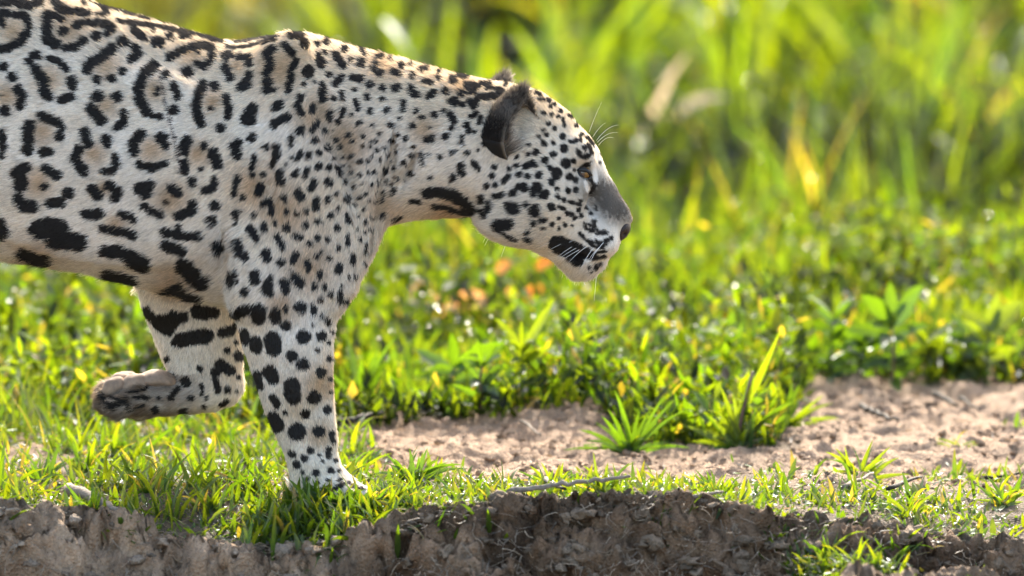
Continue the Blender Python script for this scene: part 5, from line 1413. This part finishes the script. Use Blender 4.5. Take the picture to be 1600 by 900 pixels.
stick('thin brown twig pointing down the sand toward the paw', [(815, 678), (845, 700)], 4, m_grey, 10)
stick('grey splinter lying at the right end of the bank edge', [(1076, 800), (1130, 790)], 5, m_grey, 11, .004)
stick('thin dark twig on the sand at the right picture edge', [(1540, 760), (1600, 752)], 4, m_dark, 12)

# rootlets and straw on the broken bank
def rootlets():
    r = np.random.default_rng(61)
    n, k = 1900, 6
    X = r.uniform(-.2, 1.7, n); ye = np.interp(X, _ex, _ey)
    d = r.uniform(-.05, .10, n); Y = ye - d
    Z = ground_z(X, Y) + .004
    L = r.uniform(.012, .055, n)
    a = r.uniform(0, 6.283, n); dr = np.stack([np.cos(a), -.35 * np.abs(np.sin(a)) - .3 * (d > 0), -np.abs(np.sin(a)) * np.where(d > .01, .9, .1)], -1)
    dr /= np.linalg.norm(dr, axis=1)[:, None]
    P = np.stack([X, Y - .018 * (d > 0), Z], -1)
    pts = [P]
    cur = dr.copy()
    for i in range(k - 1):
        cur = cur + r.normal(0, .28, cur.shape); cur /= np.linalg.norm(cur, axis=1)[:, None]
        pts.append(pts[-1] + cur * (L / k)[:, None])
    C = np.stack(pts, 1)
    rad_ = r.uniform(.0004, .0011, n)
    ang = np.array([0, 2.094, 4.189])
    off = np.stack([np.cos(ang), np.sin(ang) * .5, np.sin(ang)], -1)
    V = C[:, :, None] + off[None, None] * rad_[:, None, None, None] * np.linspace(1, .4, k)[None, :, None, None]
    i, j = np.meshgrid(np.arange(k - 1), np.arange(3), indexing='ij'); i, j = i.ravel(), j.ravel()
    q = np.stack([i * 3 + j, i * 3 + (j + 1) % 3, (i + 1) * 3 + (j + 1) % 3, (i + 1) * 3 + j], 1)
    Q = (q[None] + (np.arange(n) * k * 3)[:, None, None]).reshape(-1, 4)
    c = np.repeat(np.array([[.36, .28, .19]]) * r.uniform(.3, 1.3, (n, 1)), k * 3, 0)
    o = obj_np('rootlets', V.reshape(-1, 3), Q, M_DRY, None, c)
    tag(o, 'fine dry roots and straw sticking out of the broken bank', 'roots', kind='stuff')
rootlets()

# dry straw and bark bits lying about
def litter():
    r = np.random.default_rng(63)
    n = 2400
    X, Y = r.uniform(-.3, 1.95, n), r.uniform(-.42, 1.6, n)
    ye = np.interp(X, _ex, _ey)
    k = Y > ye
    X, Y = X[k], Y[k]; n = len(X)
    L = 0.006 + .038 * r.random(n) ** 2.5
    V, Q, C = blade_arrays(np.stack([X, Y, ground_z(X, Y) + .0035], -1), L, r.uniform(.0008, .003, n), r.uniform(0, 6.283, n), r.uniform(1.25, 1.6, n), r.uniform(-.2, .25, n), np.where((r.random(n) < .45)[:, None], np.array([[.05, .036, .026]]), np.array([[.34, .25, .15]])) * r.uniform(.6, 1.2, (n, 1)), 3, fold=.5)
    o = obj_np('straw_litter', V, Q, M_DRY, None, C)
    tag(o, 'dry straw and dark plant scraps scattered over sand and turf', 'litter', kind='stuff')
litter()

# glossy leaves added and laid nearly level to make sun glints
def glint_leaves():
    r = np.random.default_rng(73)
    m = leaf_material('glint_leaf', trans=.45, graze=.5, rough=.22, gloss=.25)
    n = 230
    Y = 1.2 + 7.5 * r.random(n) ** 1.5
    X = .8 + r.uniform(-1, 1, n) * .07 * (12 + Y)
    k = (X < 1.2) | (Y > 1.8)
    X, Y = X[k], Y[k]; n = len(X)
    Z = ground_z(X, Y, False) + .05 + r.uniform(.03, .12, n) * (1 + .35 * np.maximum(0, Y - 2.5))
    s = 1 + .22 * np.maximum(0, Y - 2)
    V, Q, C = blade_arrays(np.stack([X, Y, Z], -1), r.uniform(.005, .011, n) * s, r.uniform(.003, .006, n) * s, r.uniform(0, 6.283, n), r.normal(1.57, .2, n), r.uniform(-.4, .6, n), greens(r, n, .02, .3), 3, 'leaf', fold=.05)
    o = obj_np('glint_foliage', V, Q, m, None, C)
    tag(o, 'small glossy leaves added to make dew glints among the grass behind the jaguar', 'leaves', kind='stuff')
glint_leaves()

# dew
def dew():
    r = np.random.default_rng(71)
    m, nt, out = newmat('dew_drop')
    p = nd(nt, 'ShaderNodeBsdfPrincipled'); p.inputs['Base Color'].default_value = (.9, .95, 1, 1); p.inputs['Roughness'].default_value = .14; p.inputs['Transmission Weight'].default_value = .8; p.inputs['IOR'].default_value = 1.33; p.inputs['Specular IOR Level'].default_value = 1.0
    nt.links.new(p.outputs[0], out.inputs[0])
    n = 700
    Y = np.concatenate([1.15 + 6.0 * r.random(n) ** 1.6, r.uniform(-.3, .1, 500)])
    n = len(Y)
    X = .8 + r.uniform(-1, 1, n) * .07 * (12 + Y)
    Z = ground_z(X, Y, False) + np.where(Y > 1, r.uniform(.03, .13, n), r.uniform(.006, .03, n))
    k = (Y > 1) & ((X < 1.2) | (Y > 1.7)) | (near_density(X, Y) > .4) & (Y < 1)
    X, Y, Z = X[k], Y[k], Z[k]
    o = lumps('dew', np.stack([X, Y, Z], -1), np.where(Y > 1, r.uniform(.0013, .0024, len(X)) * (1 + .25 * np.maximum(0, Y - 2)), r.uniform(.0006, .0011, len(X))), np.ones((len(X), 3)), m, 9, 1.0, 0.0, 1, True)
    tag(o, 'tiny bright dew drops hanging on the grass', 'dew', kind='stuff')
dew()
